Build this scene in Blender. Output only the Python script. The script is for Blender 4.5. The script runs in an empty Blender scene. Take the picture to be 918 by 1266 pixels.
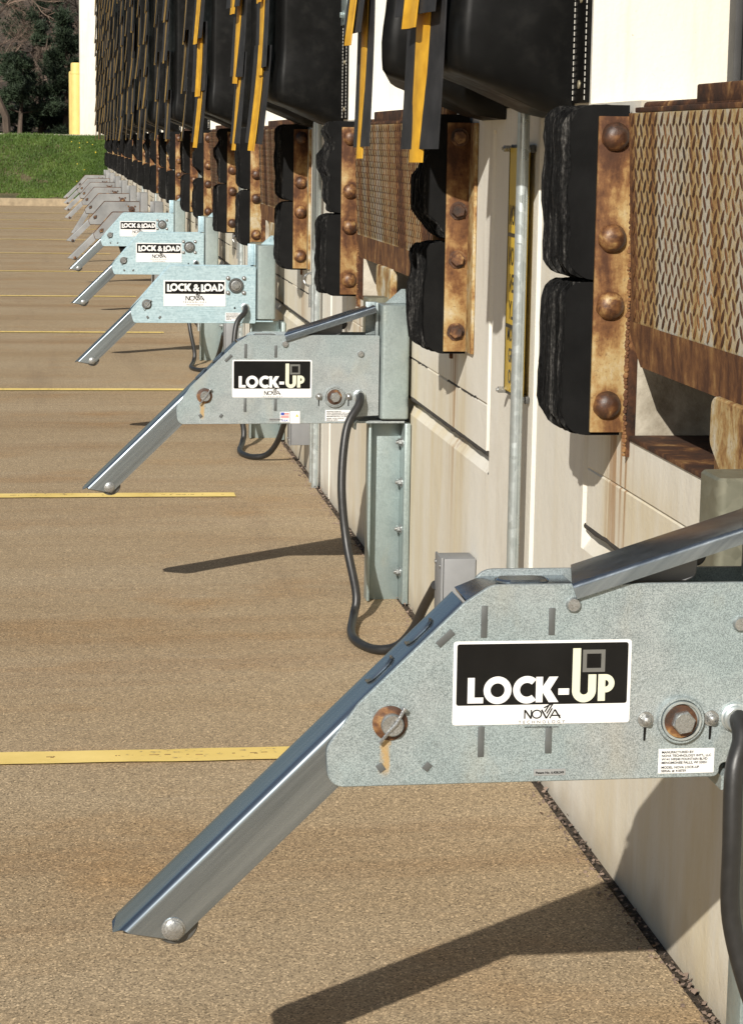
import bpy, bmesh, math, random
from mathutils import Vector, Matrix, noise as mnoise

random.seed(7)
sc = bpy.context.scene
COL = sc.collection
R = math.radians

# ------------------------------------------------------------------ camera, sky, sun, exposure
F, PX, PY, VX, VY, ROLL, EYE = 2800.0, 459.0, 633.0, 73.0, 172.0, 0.016, 1.348
cy = Vector((VX - PX, VY - PY, F)).normalized()
cd = Vector((-ROLL, 1.0, -(cy.x * -ROLL + cy.y) / cy.z)).normalized()
cx = cd.cross(cy)
if cx.x < 0: cx = -cx
rows = (cx, cy, -cd)                       # world axes seen from the camera (right, down, forward)
right = Vector([r[0] for r in rows]); down = Vector([r[1] for r in rows]); fwd = Vector([r[2] for r in rows])
cam = bpy.data.cameras.new('camera'); camo = bpy.data.objects.new('camera', cam); COL.objects.link(camo)
m = Matrix.Identity(4)
for i in range(3):
    m[i][0], m[i][1], m[i][2] = right[i], -down[i], -fwd[i]
m[2][3] = EYE
camo.matrix_world = m
cam.sensor_fit = 'VERTICAL'; cam.sensor_height = 24.0; cam.sensor_width = 24.0
cam.lens = F / 1266.0 * 24.0
cam.clip_start = 0.05; cam.clip_end = 2000
sc.camera = camo

SUN = Vector((0.262, 0.528, -0.35)).normalized()       # way the light travels
w = bpy.data.worlds.new('World'); sc.world = w; w.use_nodes = True
wn = w.node_tree
sky = wn.nodes.new('ShaderNodeTexSky'); sky.sky_type = 'NISHITA'; sky.sun_disc = False
sky.sun_elevation = math.asin(-SUN.z); sky.sun_rotation = math.atan2(-SUN.x, -SUN.y)
sky.altitude = 200; sky.air_density = 1.0; sky.dust_density = 1.0; sky.ozone_density = 1.0
wn.links.new(sky.outputs[0], wn.nodes['Background'].inputs[0])
wn.nodes['Background'].inputs[1].default_value = 0.050
sl = bpy.data.lights.new('sun', 'SUN'); sl.energy = 5.0; sl.angle = R(0.53); sl.color = (1.0, 0.945, 0.86)
so = bpy.data.objects.new('sun', sl); COL.objects.link(so)
so.rotation_euler = SUN.to_track_quat('-Z', 'Y').to_euler(); so.location = (-8, -16, 12)
sc.view_settings.view_transform = 'Standard'; sc.view_settings.look = 'None'
sc.view_settings.gamma = 1.0; sc.view_settings.use_curve_mapping = False
sc.view_settings.exposure = 0.18
sc.cycles.max_bounces = 5; sc.cycles.diffuse_bounces = 3; sc.cycles.glossy_bounces = 3; sc.cycles.transparent_max_bounces = 4

# ------------------------------------------------------------------ materials
class NT:
    def __init__(s, name):
        s.mat = bpy.data.materials.new(name); s.mat.use_nodes = True
        s.t = s.mat.node_tree; s.b = s.t.nodes['Principled BSDF']
    def link(s, a, b): s.t.links.new(a, b)
    def objx(s):
        tc = s.t.nodes.new('ShaderNodeTexCoord'); sp = s.t.nodes.new('ShaderNodeSeparateXYZ'); s.link(tc.outputs['Object'], sp.inputs[0]); return sp.outputs
    def wxyz(s):
        g = s.t.nodes.new('ShaderNodeNewGeometry'); sp = s.t.nodes.new('ShaderNodeSeparateXYZ'); s.link(g.outputs['Position'], sp.inputs[0]); return sp.outputs
    def rng(s, v, a, b, c=0.0, d=1.0):
        n = s.t.nodes.new('ShaderNodeMapRange'); n.interpolation_type = 'SMOOTHSTEP'; s.link(v, n.inputs[0])
        for i, q in enumerate((a, b, c, d)): n.inputs[i + 1].default_value = q
        return n.outputs[0]
    def along(s, rot, sc_):
        g = s.t.nodes.new('ShaderNodeNewGeometry'); m1 = s.t.nodes.new('ShaderNodeMapping'); m2 = s.t.nodes.new('ShaderNodeMapping')
        m1.inputs['Rotation'].default_value = (0, rot, 0); m2.inputs['Scale'].default_value = sc_
        s.link(g.outputs['Position'], m1.inputs['Vector']); s.link(m1.outputs[0], m2.inputs['Vector']); return m2.outputs[0]
    def pos(s, sc_=(1, 1, 1), off=(0, 0, 0)):
        g = s.t.nodes.new('ShaderNodeNewGeometry'); mp = s.t.nodes.new('ShaderNodeMapping')
        mp.inputs['Scale'].default_value = sc_; mp.inputs['Location'].default_value = off
        s.link(g.outputs['Position'], mp.inputs['Vector']); return mp.outputs[0]
    def noise(s, scale, vec=None, detail=4, rough=.55, dist=0):
        n = s.t.nodes.new('ShaderNodeTexNoise'); n.inputs['Scale'].default_value = scale
        n.inputs['Detail'].default_value = detail; n.inputs['Roughness'].default_value = rough
        n.inputs['Distortion'].default_value = dist
        s.link(vec or s.pos(), n.inputs['Vector']); return n.outputs['Fac']
    def vor(s, scale, vec=None, out='Color', feat='F1'):
        n = s.t.nodes.new('ShaderNodeTexVoronoi'); n.inputs['Scale'].default_value = scale; n.feature = feat
        s.link(vec or s.pos(), n.inputs['Vector']); return n.outputs[out]
    def ramp(s, fac, stops, interp='LINEAR'):
        n = s.t.nodes.new('ShaderNodeValToRGB'); n.color_ramp.interpolation = interp
        e = n.color_ramp.elements
        while len(e) < len(stops): e.new(0.5)
        for el, (p, c) in zip(e, stops):
            el.position = p
            el.color = (c, c, c, 1) if isinstance(c, (int, float)) else (*c, 1)
        s.link(fac, n.inputs[0]); return n.outputs[0]
    def mix(s, fac, a, b, mode='MIX'):
        n = s.t.nodes.new('ShaderNodeMix'); n.data_type = 'RGBA'; n.blend_type = mode
        for ix, v in ((0, fac), (6, a), (7, b)):
            sock = n.inputs[ix]
            if isinstance(v, (int, float)):
                sock.default_value = v if ix == 0 else (v, v, v, 1)
            elif isinstance(v, tuple): sock.default_value = (*v, 1)
            else: s.link(v, sock)
        return n.outputs[2]
    def math(s, op, a, b=None, clamp=False):
        n = s.t.nodes.new('ShaderNodeMath'); n.operation = op; n.use_clamp = clamp
        for i, v in enumerate((a, b)):
            if v is None: continue
            if isinstance(v, (int, float)): n.inputs[i].default_value = v
            else: s.link(v, n.inputs[i])
        return n.outputs[0]
    def bump(s, h, strength=.3, dist=.01, prev=None):
        n = s.t.nodes.new('ShaderNodeBump'); n.inputs['Strength'].default_value = strength
        n.inputs['Distance'].default_value = dist; s.link(h, n.inputs['Height'])
        if prev is not None: s.link(prev, n.inputs['Normal'])
        s.link(n.outputs[0], s.b.inputs['Normal']); return n.outputs[0]
    def set(s, col=None, rough=None, metal=None, spec=None):
        for k, v in (('Base Color', col), ('Roughness', rough), ('Metallic', metal), ('Specular IOR Level', spec)):
            if v is None: continue
            if isinstance(v, tuple): s.b.inputs[k].default_value = (*v, 1)
            elif isinstance(v, (int, float)): s.b.inputs[k].default_value = v
            else: s.link(v, s.b.inputs[k])
        return s.mat

MAT = {}
D_ = 3.755
def plain(name, col, rough=.5, metal=0.0, var=.15, scale=30, bump=0):
    n = NT(name); f = n.noise(scale, detail=5)
    c0 = tuple(c * (1 - var) for c in col); c1 = tuple(min(1, c * (1 + var)) for c in col)
    n.set(n.ramp(f, [(.3, c0), (.7, c1)]), rough, metal)
    if bump: n.bump(f, bump, .004)
    MAT[name] = n.mat; return n.mat

def galv(name, c_lo, c_hi, tint, metal=.55, rough=.42, spangle=330, streak=False, stain=.0, brushed=False):
    n = NT(name)
    sp = n.vor(spangle, out='Color')
    fine = n.noise(spangle * 1.6, detail=2)
    v = n.ramp(n.mix(.45, sp, fine), [(.22, c_lo), (.5, tuple((a + b) / 2 for a, b in zip(c_lo, c_hi))), (.80, c_hi)])
    big = n.ramp(n.noise(5, detail=3), [(.34, 0.15), (.60, 1.0)])
    col = n.mix(n.math('MULTIPLY', big, .75), v, tint, 'MULTIPLY')
    if streak:
        st = n.noise(14, n.pos((1.2, 1, 16)), detail=6, rough=.7)
        col = n.mix(n.ramp(st, [(.42, .0), (.60, .55)]), col, tuple(c * 1.15 for c in c_hi))
        col = n.mix(n.ramp(n.noise(60, n.pos((.5, 1, 3)), detail=6, rough=.8), [(.56, 0.), (.68, .55)]), col, tuple(c * .62 for c in c_lo))
    if stain:
        s1 = n.noise(11, n.pos((1, 1, .55), (3, 1, 2)), detail=5)
        col = n.mix(n.ramp(s1, [(.56, 0.0), (.70, stain)]), col, (.50, .42, .27))
        sm = n.noise(7, n.pos((1, 1, 1), (8, 1, 4)), detail=6, rough=.65)
        col = n.mix(n.ramp(sm, [(.48, 0.0), (.70, .30)]), col, tuple(c * .55 for c in c_hi))
        cr = n.vor(26, n.pos((1, 1, 1), (3, 2, 1)), out='Color')
        col = n.mix(.16, col, n.ramp(cr, [(.2, tuple(c * .55 for c in c_hi)), (.8, tuple(c * 1.0 for c in c_hi))]))
        scr = n.noise(28, n.along(.5, (.05, 1, 9)), detail=4)
        col = n.mix(n.ramp(scr, [(.70, 0.0), (.73, .35)]), col, tuple(c * 1.2 for c in c_hi))
    if name == 'galvanised':     # rust trail under the pivot pin
        ox = n.objx(); wob = n.math('MULTIPLY', n.math('SUBTRACT', n.noise(90, detail=4), .5), .016)
        tx = n.math('ABSOLUTE', n.math('SUBTRACT', n.math('ADD', ox[0], wob), .4065))
        tr = n.math('MULTIPLY', n.rng(tx, .002, .008, 1.0, 0.0), n.math('MULTIPLY', n.rng(ox[2], .548, .566, 0.0, 1.0), n.rng(ox[2], .604, .612, 1.0, 0.0)))
        col = n.mix(n.math('MULTIPLY', tr, .75), col, (.52, .33, .11))
    if brushed:      # drawn steel: long streaks along the member instead of grain
        st = n.noise(30, n.along(R(44.3), (.04, 1.5, 1.5)), detail=7, rough=.75)
        col = n.mix(n.ramp(st, [(.35, 0.), (.7, 1.)]), c_lo, c_hi)
        n.set(col, n.ramp(st, [(.3, rough - .03), (.7, rough + .05)]), metal); n.bump(n.noise(6, detail=2), .04, .01)
    else:
        n.set(col, n.ramp(sp, [(.0, rough - .1), (1., rough + .14)]), metal)
        n.bump(fine, .10, .0015)
    MAT[name] = n.mat

galv('galvanised', (.105, .128, .134), (.53, .56, .56), (.79, .965, 1.0), metal=.35, rough=.44, spangle=900, stain=.20)
galv('galvanised_streaked', (.27, .385, .43), (.42, .54, .58), (.93, 1.0, 1.02), metal=.3, rough=.48, spangle=120, streak=True)
galv('galvanised_post', (.30, .36, .36), (.37, .43, .425), (.94, 1.0, 1.0), metal=.5, rough=.40, spangle=300, streak=False, stain=.2)
galv('shaded_zinc', (.17, .165, .12), (.22, .21, .155), (.95, 1.0, 1.0), metal=.4, rough=.5, spangle=60)  # rear tube zinc, with the front tube's shade put into the colour
galv('galvanised_arm', (.24, .285, .325), (.42, .48, .53), (.96, 1., 1.), metal=.92, rough=.21, spangle=500, brushed=True)
galv('zinc_bolt', (.33, .34, .34), (.46, .47, .465), (1, 1, 1), metal=.8, rough=.3, spangle=500)
galv('conduit_steel', (.46, .51, .53), (.60, .64, .65), (.95, 1., 1.), metal=.75, rough=.34, spangle=60)
plain('slot_steel', (.11, .118, .118), .55, .3)
plain('dark_steel', (.12, .12, .115), .5, .6)
plain('box_grey', (.20, .205, .21), .5, 0, .05)

def old_paint():
    n = NT('old_grey_paint')
    a = n.noise(6, detail=6)
    c = n.ramp(a, [(.3, (.17, .175, .178)), (.7, (.265, .27, .27))])
    r = n.noise(17, n.pos((1, 1, .8)), detail=7, rough=.7)
    c = n.mix(n.ramp(r, [(.60, 0.), (.70, .7)]), c, (.14, .10, .075))
    n.set(c, .55, 0.1); n.bump(r, .15, .003); MAT['old_grey_paint'] = n.mat
old_paint()

def rust(name, bias, streak=.35, paint=(.50, .455, .34), zb=0.0, sc1=5.5, con=1.0):
    n = NT(name)
    a = n.noise(sc1, n.pos((1, 1, streak)), detail=7, rough=.62, dist=.4)
    b = n.noise(70, detail=5, rough=.7)
    f = n.math('ADD', n.math('MULTIPLY', a, .8), n.math('MULTIPLY', b, .2))
    f = n.math('ADD', n.math('MULTIPLY', n.math('SUBTRACT', f, .5), con), .5 + bias)
    if name == 'rust_plate':     # rust bleeding from each rivet head and running down below it
        ox = n.objx(); halo = None
        for rz in (1.368, 1.187, 1.066, .885):
            dx = n.math('SUBTRACT', ox[0], .985); dz = n.math('SUBTRACT', ox[2], rz)
            dz = n.math('ADD', n.math('MAXIMUM', dz, 0.0), n.math('MULTIPLY', n.math('MINIMUM', dz, 0.0), .38))
            r_ = n.math('POWER', n.math('ADD', n.math('MULTIPLY', dx, dx), n.math('MULTIPLY', dz, dz)), .5)
            r_ = n.math('ADD', r_, n.math('MULTIPLY', n.math('SUBTRACT', n.noise(60, detail=4), .5), .03))
            h_ = n.rng(r_, .022, .046, 1.0, 0.0); halo = h_ if halo is None else n.math('MAXIMUM', halo, h_)
        f = n.math('SUBTRACT', f, n.math('MULTIPLY', halo, .075))
    if zb:
        gz = n.t.nodes.new('ShaderNodeSeparateXYZ'); n.link(n.pos(), gz.inputs[0])
        f = n.math('ADD', f, n.math('MULTIPLY', n.math('SUBTRACT', 1.12, gz.outputs[2]), zb))
    c = n.ramp(f, [(.26, (.022, .012, .008)), (.40, (.075, .030, .013)), (.46, (.17, .076, .027)), (.52, (.32, .19, .072)), (.57, (.41, .30, .14)), (.66, paint)])
    sp = n.ramp(n.noise(160, detail=3), [(.60, 0.), (.70, .5)])
    c = n.mix(sp, c, (.10, .045, .02))
    n.set(c, n.ramp(f, [(.35, .85), (.7, .55)]) if name != 'rust_bolt' else .48, 0.0, .35 if name != 'rust_bolt' else .6)
    n.bump(n.mix(.5, a, b), .35, .006); MAT[name] = n.mat
rust('rust_plate', .022, .40, zb=.16, sc1=11, con=.72); rust('rust_dark', -.12, 1.0, sc1=12); rust('rust_tread_base', .032, .07, (.47, .44, .36), sc1=5, con=1.35)
rust('rust_bar', -.15, .25, sc1=6); rust('rust_lip_base_brown', -.062, .5, sc1=22, con=.5); rust('rust_bolt', -.105, 1.0, (.30, .18, .09), sc1=22)
rust('rust_cream', .045, .6, (.52, .48, .38), zb=.12, sc1=13)

def rubber():
    n = NT('laminated_rubber')
    a = n.noise(55, n.pos((1, 2.0, .05)), detail=6, rough=.8)
    b = n.noise(240, n.pos((1, 1, .5)), detail=4, rough=.7)
    c = n.ramp(n.mix(.3, a, b), [(.42, (.003, .003, .003)), (.52, (.012, .012, .012)), (.57, (.035, .034, .032)), (.65, (.13, .125, .118))])
    n.set(c, .85, 0, .10); n.bump(n.mix(.5, a, b), .9, .006); MAT['laminated_rubber'] = n.mat
    n = NT('rubber_face')
    a = n.noise(14, detail=6); n.set(n.ramp(a, [(.35, (.006, .006, .006)), (.7, (.010, .010, .010))]), .75, 0, .10)
    n.bump(a, .25, .01); MAT['rubber_face'] = n.mat
rubber()

def vinyl():
    n = NT('black_vinyl')
    a = n.noise(2.6, n.pos((1, 1, .5)), detail=2, rough=.4, dist=.5); d = n.noise(26, detail=5)
    c = n.mix(n.ramp(d, [(.52, 0.), (.72, .5)]), (.0055, .0055, .0053), (.013, .0125, .011))
    n.set(c, n.ramp(d, [(.3, .36), (.7, .52)]), 0, .13)
    p = n.bump(a, .42, .06); n.bump(n.noise(900, detail=1), .06, .001, p); MAT['black_vinyl'] = n.mat
    n = NT('flap_fabric'); d = n.noise(18, detail=6)
    n.set(n.ramp(d, [(.35, (.016, .0165, .018)), (.7, (.032, .032, .034))]), .62, 0, .3)
    n.bump(n.noise(600, detail=2), .12, .001); MAT['flap_fabric'] = n.mat
    n = NT('yellow_fabric'); d = n.noise(22, detail=6)
    c = n.ramp(d, [(.35, (.50, .26, .012)), (.65, (.66, .37, .025))])
    c = n.mix(n.ramp(n.noise(9, detail=5), [(.60, 0.), (.75, .5)]), c, (.42, .24, .04))
    n.set(c, .6); n.bump(n.noise(500, detail=2), .12, .001); MAT['yellow_fabric'] = n.mat
vinyl()
plain('faded_yellow', (.20, .125, .03), .7, 0, .4, 8)
plain('thread_white', (.62, .60, .54), .8); plain('rivet_brass', (.62, .55, .38), .4, .6)
plain('cable_black', (.018, .018, .018), .42, 0, .2, 60, .1)
plain('sticker_white', (.74, .74, .73), .45, 0, .03)
plain('print_black', (.007, .007, .007), .30, 0, .35, 12)
MAT['print_black'].node_tree.nodes['Principled BSDF'].inputs['Specular IOR Level'].default_value = .25
plain('print_cream', (.66, .67, .52), .5, 0, .04)
plain('print_grey', (.13, .13, .12), .5, 0, .05)
plain('sticker_grey', (.30, .31, .31), .5, .2, .05)
plain('print_red', (.55, .05, .05), .5); plain('print_blue', (.04, .08, .35), .5)
plain('sign_yellow', (.70, .47, .03), .45, 0, .06)
plain('bollard_yellow', (.66, .50, .17), .5, 0, .08, 6)
plain('kerb_concrete', (.30, .235, .15), .85, 0, .25, 9)
plain('shade_and_crack_dark', (.035, .030, .025), .8, 0, .4, 40)  # dark colour for the groove's built-in shadow line and the hairline cracks
plain('line_wear', (.20, .135, .05), .8, 0, .4, 60)
plain('door_dark', (.05, .05, .05), .6)

def wall_mat():
    n = NT('painted_concrete')
    big = n.noise(1.3, n.pos((1, 1, .5)), detail=5)
    base = n.ramp(big, [(.35, (.68, .65, .57)), (.65, (.74, .715, .645))])
    st = n.noise(9, n.pos((1, 1, .09)), detail=6, rough=.65)
    base = n.mix(n.ramp(st, [(.50, 0.), (.72, .32)]), base, (.60, .53, .38))
    st2 = n.noise(26, n.pos((1, 1, .10), (4, 2, 1)), detail=5)
    base = n.mix(n.ramp(st2, [(.58, 0.), (.76, .42)]), base, (.50, .46, .40))
    spk = n.noise(150, detail=3)
    base = n.mix(n.ramp(spk, [(.66, 0.), (.72, .45)]), base, (.40, .36, .29))
    g = n.noise(3.3, n.pos((1, 1, 1), (7, 3, 2)), detail=6)
    base = n.mix(n.ramp(g, [(.58, 0.), (.75, .35)]), base, (.50, .44, .34))
    W = n.wxyz()
    ym = n.math('PINGPONG', n.math('SUBTRACT', W[1], 3.04), D_ / 2)          # distance from the middle of the nearest bay
    bay = n.rng(ym, 1.05, 1.30, 1.0, 0.0); low = n.rng(W[2], .70, .84, 1.0, 0.0)
    run = n.noise(6, n.pos((1, 1, .16), (1, 7, 3)), detail=8, rough=.72, dist=.3)
    mk = n.math('MULTIPLY', n.math('MULTIPLY', bay, low), n.ramp(run, [(.40, .18), (.68, .80)]))
    base = n.mix(mk, base, (.60, .50, .30))
    run2 = n.noise(34, n.pos((1, 1, .04), (5, 1, 2)), detail=5)
    edge = n.math('MULTIPLY', n.rng(ym, .86, .96, 0.0, 1.0), n.rng(ym, 1.02, 1.16, 1.0, 0.0))
    mk2 = n.math('MULTIPLY', n.math('MULTIPLY', edge, n.rng(W[2], .15, .86, 0.0, 1.0)), n.ramp(run2, [(.46, 0.), (.62, .9)]))
    base = n.mix(n.math('MULTIPLY', mk2, n.rng(W[2], .86, .9, 1.0, 0.0)), base, (.34, .185, .075))
    spl = n.math('ADD', W[2], n.math('MULTIPLY', n.math('SUBTRACT', n.noise(7, n.pos((1, 1, .6)), detail=6), .5), .22))
    base = n.mix(n.math('MULTIPLY', n.rng(spl, .0, .10, 1.0, 0.0), .5), base, (.40, .33, .23))
    chip = n.noise(38, detail=5, rough=.75)
    base = n.mix(n.ramp(chip, [(.69, 0.), (.72, .7)]), base, (.36, .31, .23))
    n.set(base, .62, 0, .3)
    p = n.bump(n.noise(9, detail=5), .25, .012); n.bump(n.noise(130, detail=4), .25, .003, p)
    MAT['painted_concrete'] = n.mat
    n = NT('raw_concrete')
    a = n.noise(8, detail=7, rough=.65)
    c = n.ramp(a, [(.3, (.22, .19, .14)), (.5, (.45, .41, .33)), (.7, (.60, .56, .47))])
    n.set(c, .8); n.bump(a, .5, .015); MAT['raw_concrete'] = n.mat
wall_mat()

def ground_mat():
    n = NT('apron_concrete')
    a = n.noise(.9, n.pos((.35, 1.5, 1)), detail=6, rough=.6)
    c = n.ramp(a, [(.28, (.295, .210, .118)), (.5, (.345, .262, .162)), (.72, (.370, .292, .192))])
    st = n.noise(.75, n.pos((.30, 1.7, 1), (3, 9, 0)), detail=7, rough=.68, dist=.8)
    c = n.mix(n.ramp(st, [(.52, 0.), (.72, .60)]), c, (.225, .130, .060))
    rs = n.noise(2.2, n.pos((.8, 1.1, 1), (1, 2, 0)), detail=5)
    c = n.mix(n.ramp(rs, [(.55, 0.), (.74, .45)]), c, (.32, .175, .062))
    lt = n.noise(3.2, n.pos((.5, 2.2, 1), (6, 1, 0)), detail=7, rough=.7)
    c = n.mix(n.ramp(lt, [(.57, 0.), (.72, .35)]), c, (.37, .30, .215))
    ty = n.noise(2.4, n.pos((1.6, .10, 1), (5, 3, 0)), detail=5, rough=.6)
    c = n.mix(n.ramp(ty, [(.58, 0.), (.72, .30)]), c, (.20, .145, .095))
    dr = n.noise(4.5, n.pos((1, 1, 1), (9, 4, 0)), detail=6, rough=.7)
    c = n.mix(n.ramp(dr, [(.66, 0.), (.72, .40)]), c, (.16, .12, .085))
    agg = n.vor(290, out='Color'); ag2 = n.noise(330, detail=2, rough=.6)
    val = n.ramp(n.mix(.5, agg, ag2), [(.25, .30), (.41, .85), (.58, 1.08), (.68, 1.6), (.79, 2.5)])
    c = n.mix(1.0, c, val, 'MULTIPLY')
    dk = n.ramp(n.noise(95, detail=4, rough=.7), [(.28, .72), (.40, 1.0)])
    sc_ = n.noise(16, n.pos((.10, 1.6, 1), (2, 5, 0)), detail=5, rough=.7)
    c = n.mix(n.ramp(sc_, [(.62, 0.), (.72, .30)]), c, (.46, .38, .28))
    c = n.mix(1.0, c, dk, 'MULTIPLY')
    n.set(c, .78, 0, .3)
    p = n.bump(n.noise(40, detail=5), .15, .005); n.bump(ag2, .35, .0018, p)
    MAT['apron_concrete'] = n.mat
    n = NT('line_yellow')
    a = n.noise(40, detail=6, rough=.7); b = n.noise(5, detail=5)
    c = n.ramp(b, [(.3, (.70, .52, .15)), (.7, (.84, .65, .23))])
    f = n.math('ADD', n.math('MULTIPLY', a, .6), n.math('MULTIPLY', b, .4))
    c = n.mix(n.ramp(f, [(.34, 1.), (.40, 0.)]), c, (.24, .165, .10))
    n.set(c, .7); n.bump(a, .3, .003); MAT['line_yellow'] = n.mat
    n = NT('joint_dirt'); a = n.noise(60, detail=6, rough=.8)
    n.set(n.ramp(a, [(.35, (.015, .011, .007)), (.55, (.09, .062, .038)), (.7, (.24, .18, .12))]), .9); n.bump(a, 1., .02)
    MAT['joint_dirt'] = n.mat
    n = NT('turf'); a = n.noise(3, detail=7, rough=.7); b = n.noise(40, detail=4)
    c = n.ramp(n.mix(.4, a, b), [(.35, (.05, .055, .02)), (.5, (.11, .095, .045)), (.68, (.17, .13, .07)), (.8, (.24, .18, .11))])
    n.set(c, .9); n.bump(b, .8, .05); MAT['turf'] = n.mat
    n = NT('grass_blade'); a = n.noise(1.6, detail=5); b = n.noise(60, detail=2)
    c = n.ramp(n.mix(.5, a, b), [(.36, (.040, .080, .012)), (.5, (.082, .148, .022)), (.64, (.14, .20, .04))])
    n.set(c, .6); n.b.inputs['Subsurface Weight'].default_value = 0.0; MAT['grass_blade'] = n.mat
    n = NT('leaf_litter'); a = n.noise(1.2, detail=8, rough=.7)
    n.set(n.ramp(n.mix(.5, a, n.noise(9, n.pos((1, 1, .5)), detail=5, rough=.8)), [(.36, (.014, .010, .007)), (.5, (.06, .044, .030)), (.64, (.17, .125, .09))]), .95); n.bump(a, .6, .2); MAT['leaf_litter'] = n.mat
    n = NT('bark'); a = n.noise(7, n.pos((1, 1, .3)), detail=6)
    n.set(n.ramp(a, [(.3, (.035, .025, .018)), (.7, (.135, .10, .075))]), .9); n.bump(a, .6, .03); MAT['bark'] = n.mat
    n = NT('twig'); a = n.noise(2.2, detail=4)
    n.set(n.ramp(a, [(.35, (.10, .072, .055)), (.7, (.30, .22, .17))]), .9); MAT['twig'] = n.mat
    n = NT('needles'); a = n.noise(1.9, detail=5); b = n.noise(26, detail=2)
    c = n.ramp(n.mix(.45, a, b), [(.36, (.012, .020, .010)), (.52, (.028, .048, .022)), (.66, (.060, .092, .045))])
    n.set(c, .7); MAT['needles'] = n.mat
ground_mat()

# ------------------------------------------------------------------ mesh helpers
class MB:
    def __init__(s): s.bm = bmesh.new()
    def faces(s, vs, fs):
        b = [s.bm.verts.new(v) for v in vs]
        for f in fs:
            try: s.bm.faces.new([b[i] for i in f])
            except ValueError: pass
        return s
    def box(s, x0, x1, y0, y1, z0, z1, bev=0.0, mat=None, seg=2):
        g = bmesh.ops.create_cube(s.bm, size=1)
        vs = g['verts']
        M = Matrix.Translation(((x0 + x1) / 2, (y0 + y1) / 2, (z0 + z1) / 2)) @ Matrix.Diagonal((abs(x1 - x0), abs(y1 - y0), abs(z1 - z0), 1))
        bmesh.ops.transform(s.bm, matrix=M, verts=vs)
        if bev:
            es = list({e for v in vs for e in v.link_edges})
            r = bmesh.ops.bevel(s.bm, geom=es, offset=bev, segments=seg, profile=.5, affect='EDGES')
            vs = list({v for f in r['faces'] for v in f.verts} | {v for v in vs if v.is_valid})
        if mat is not None: bmesh.ops.transform(s.bm, matrix=mat, verts=vs)
        return s
    def prism(s, pts, a0, a1, axis='Y', bev=0.0):
        """outline in the plane across `axis`, swept from a0 to a1"""
        def P(p, a): return (p[0], a, p[1]) if axis == 'Y' else ((a, p[0], p[1]) if axis == 'X' else (p[0], p[1], a))
        n = len(pts)
        if bev:
            c = Vector((sum(p[0] for p in pts) / n, sum(p[1] for p in pts) / n))
            ins = inset(pts, bev)
            rings = [[P(p, a0) for p in ins], [P(p, a0 + bev) for p in pts], [P(p, a1 - bev) for p in pts], [P(p, a1) for p in ins]]
        else: rings = [[P(p, a0) for p in pts], [P(p, a1) for p in pts]]
        new = []
        vr = [[s.bm.verts.new(v) for v in r] for r in rings]
        new.append(s.bm.faces.new(vr[0])); new.append(s.bm.faces.new(list(reversed(vr[-1]))))
        for r0, r1 in zip(vr, vr[1:]):
            for i in range(n):
                j = (i + 1) % n; new.append(s.bm.faces.new((r0[j], r0[i], r1[i], r1[j])))
        bmesh.ops.recalc_face_normals(s.bm, faces=new)
        return s
    def tube(s, path, r, seg=10, cap=True):
        path = [Vector(p) for p in path]; rs = r if isinstance(r, (list, tuple)) else [r] * len(path)
        rings = []; up = None
        for i, p in enumerate(path):
            d = (path[min(i + 1, len(path) - 1)] - path[max(i - 1, 0)]).normalized()
            if up is None: up = Vector((0, 0, 1)) if abs(d.z) < .9 else Vector((1, 0, 0))
            a = d.cross(up).normalized(); up = a.cross(d).normalized()
            rings.append([s.bm.verts.new(p + (a * math.cos(2 * math.pi * k / seg) + up * math.sin(2 * math.pi * k / seg)) * rs[i]) for k in range(seg)])
        fs = []
        for r0, r1 in zip(rings, rings[1:]):
            for k in range(seg):
                fs.append(s.bm.faces.new((r0[k], r0[(k + 1) % seg], r1[(k + 1) % seg], r1[k])))
        if cap:
            fs.append(s.bm.faces.new(list(reversed(rings[0])))); fs.append(s.bm.faces.new(rings[-1]))
        bmesh.ops.recalc_face_normals(s.bm, faces=fs)
        return s
    def lathe(s, prof, centre, axis=(0, -1, 0), seg=24):
        """prof: (radius, height) along axis"""
        ax = Vector(axis).normalized(); a = ax.orthogonal().normalized(); b = ax.cross(a); c = Vector(centre)
        rings = []
        for r, h in prof:
            rings.append([s.bm.verts.new(c + ax * h + (a * math.cos(2 * math.pi * k / seg) + b * math.sin(2 * math.pi * k / seg)) * max(r, 1e-5)) for k in range(seg)])
        fs = []
        for r0, r1 in zip(rings, rings[1:]):
            for k in range(seg): fs.append(s.bm.faces.new((r0[k], r0[(k + 1) % seg], r1[(k + 1) % seg], r1[k])))
        fs.append(s.bm.faces.new(rings[-1])); fs.append(s.bm.faces.new(list(reversed(rings[0]))))
        bmesh.ops.recalc_face_normals(s.bm, faces=fs)
        return s
    def mesh(s, name, mat, sharp=38):
        me = bpy.data.meshes.new(name); s.bm.to_mesh(me); s.bm.free()
        if mat:
            for mm in (mat if isinstance(mat, (list, tuple)) else [mat]): me.materials.append(MAT[mm])
        me.polygons.foreach_set('use_smooth', [True] * len(me.polygons)); me.set_sharp_from_angle(angle=R(sharp))
        return me
    def obj(s, name, mat, parent=None, sharp=38):
        return link(name, s.mesh(name, mat, sharp), parent)

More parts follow.
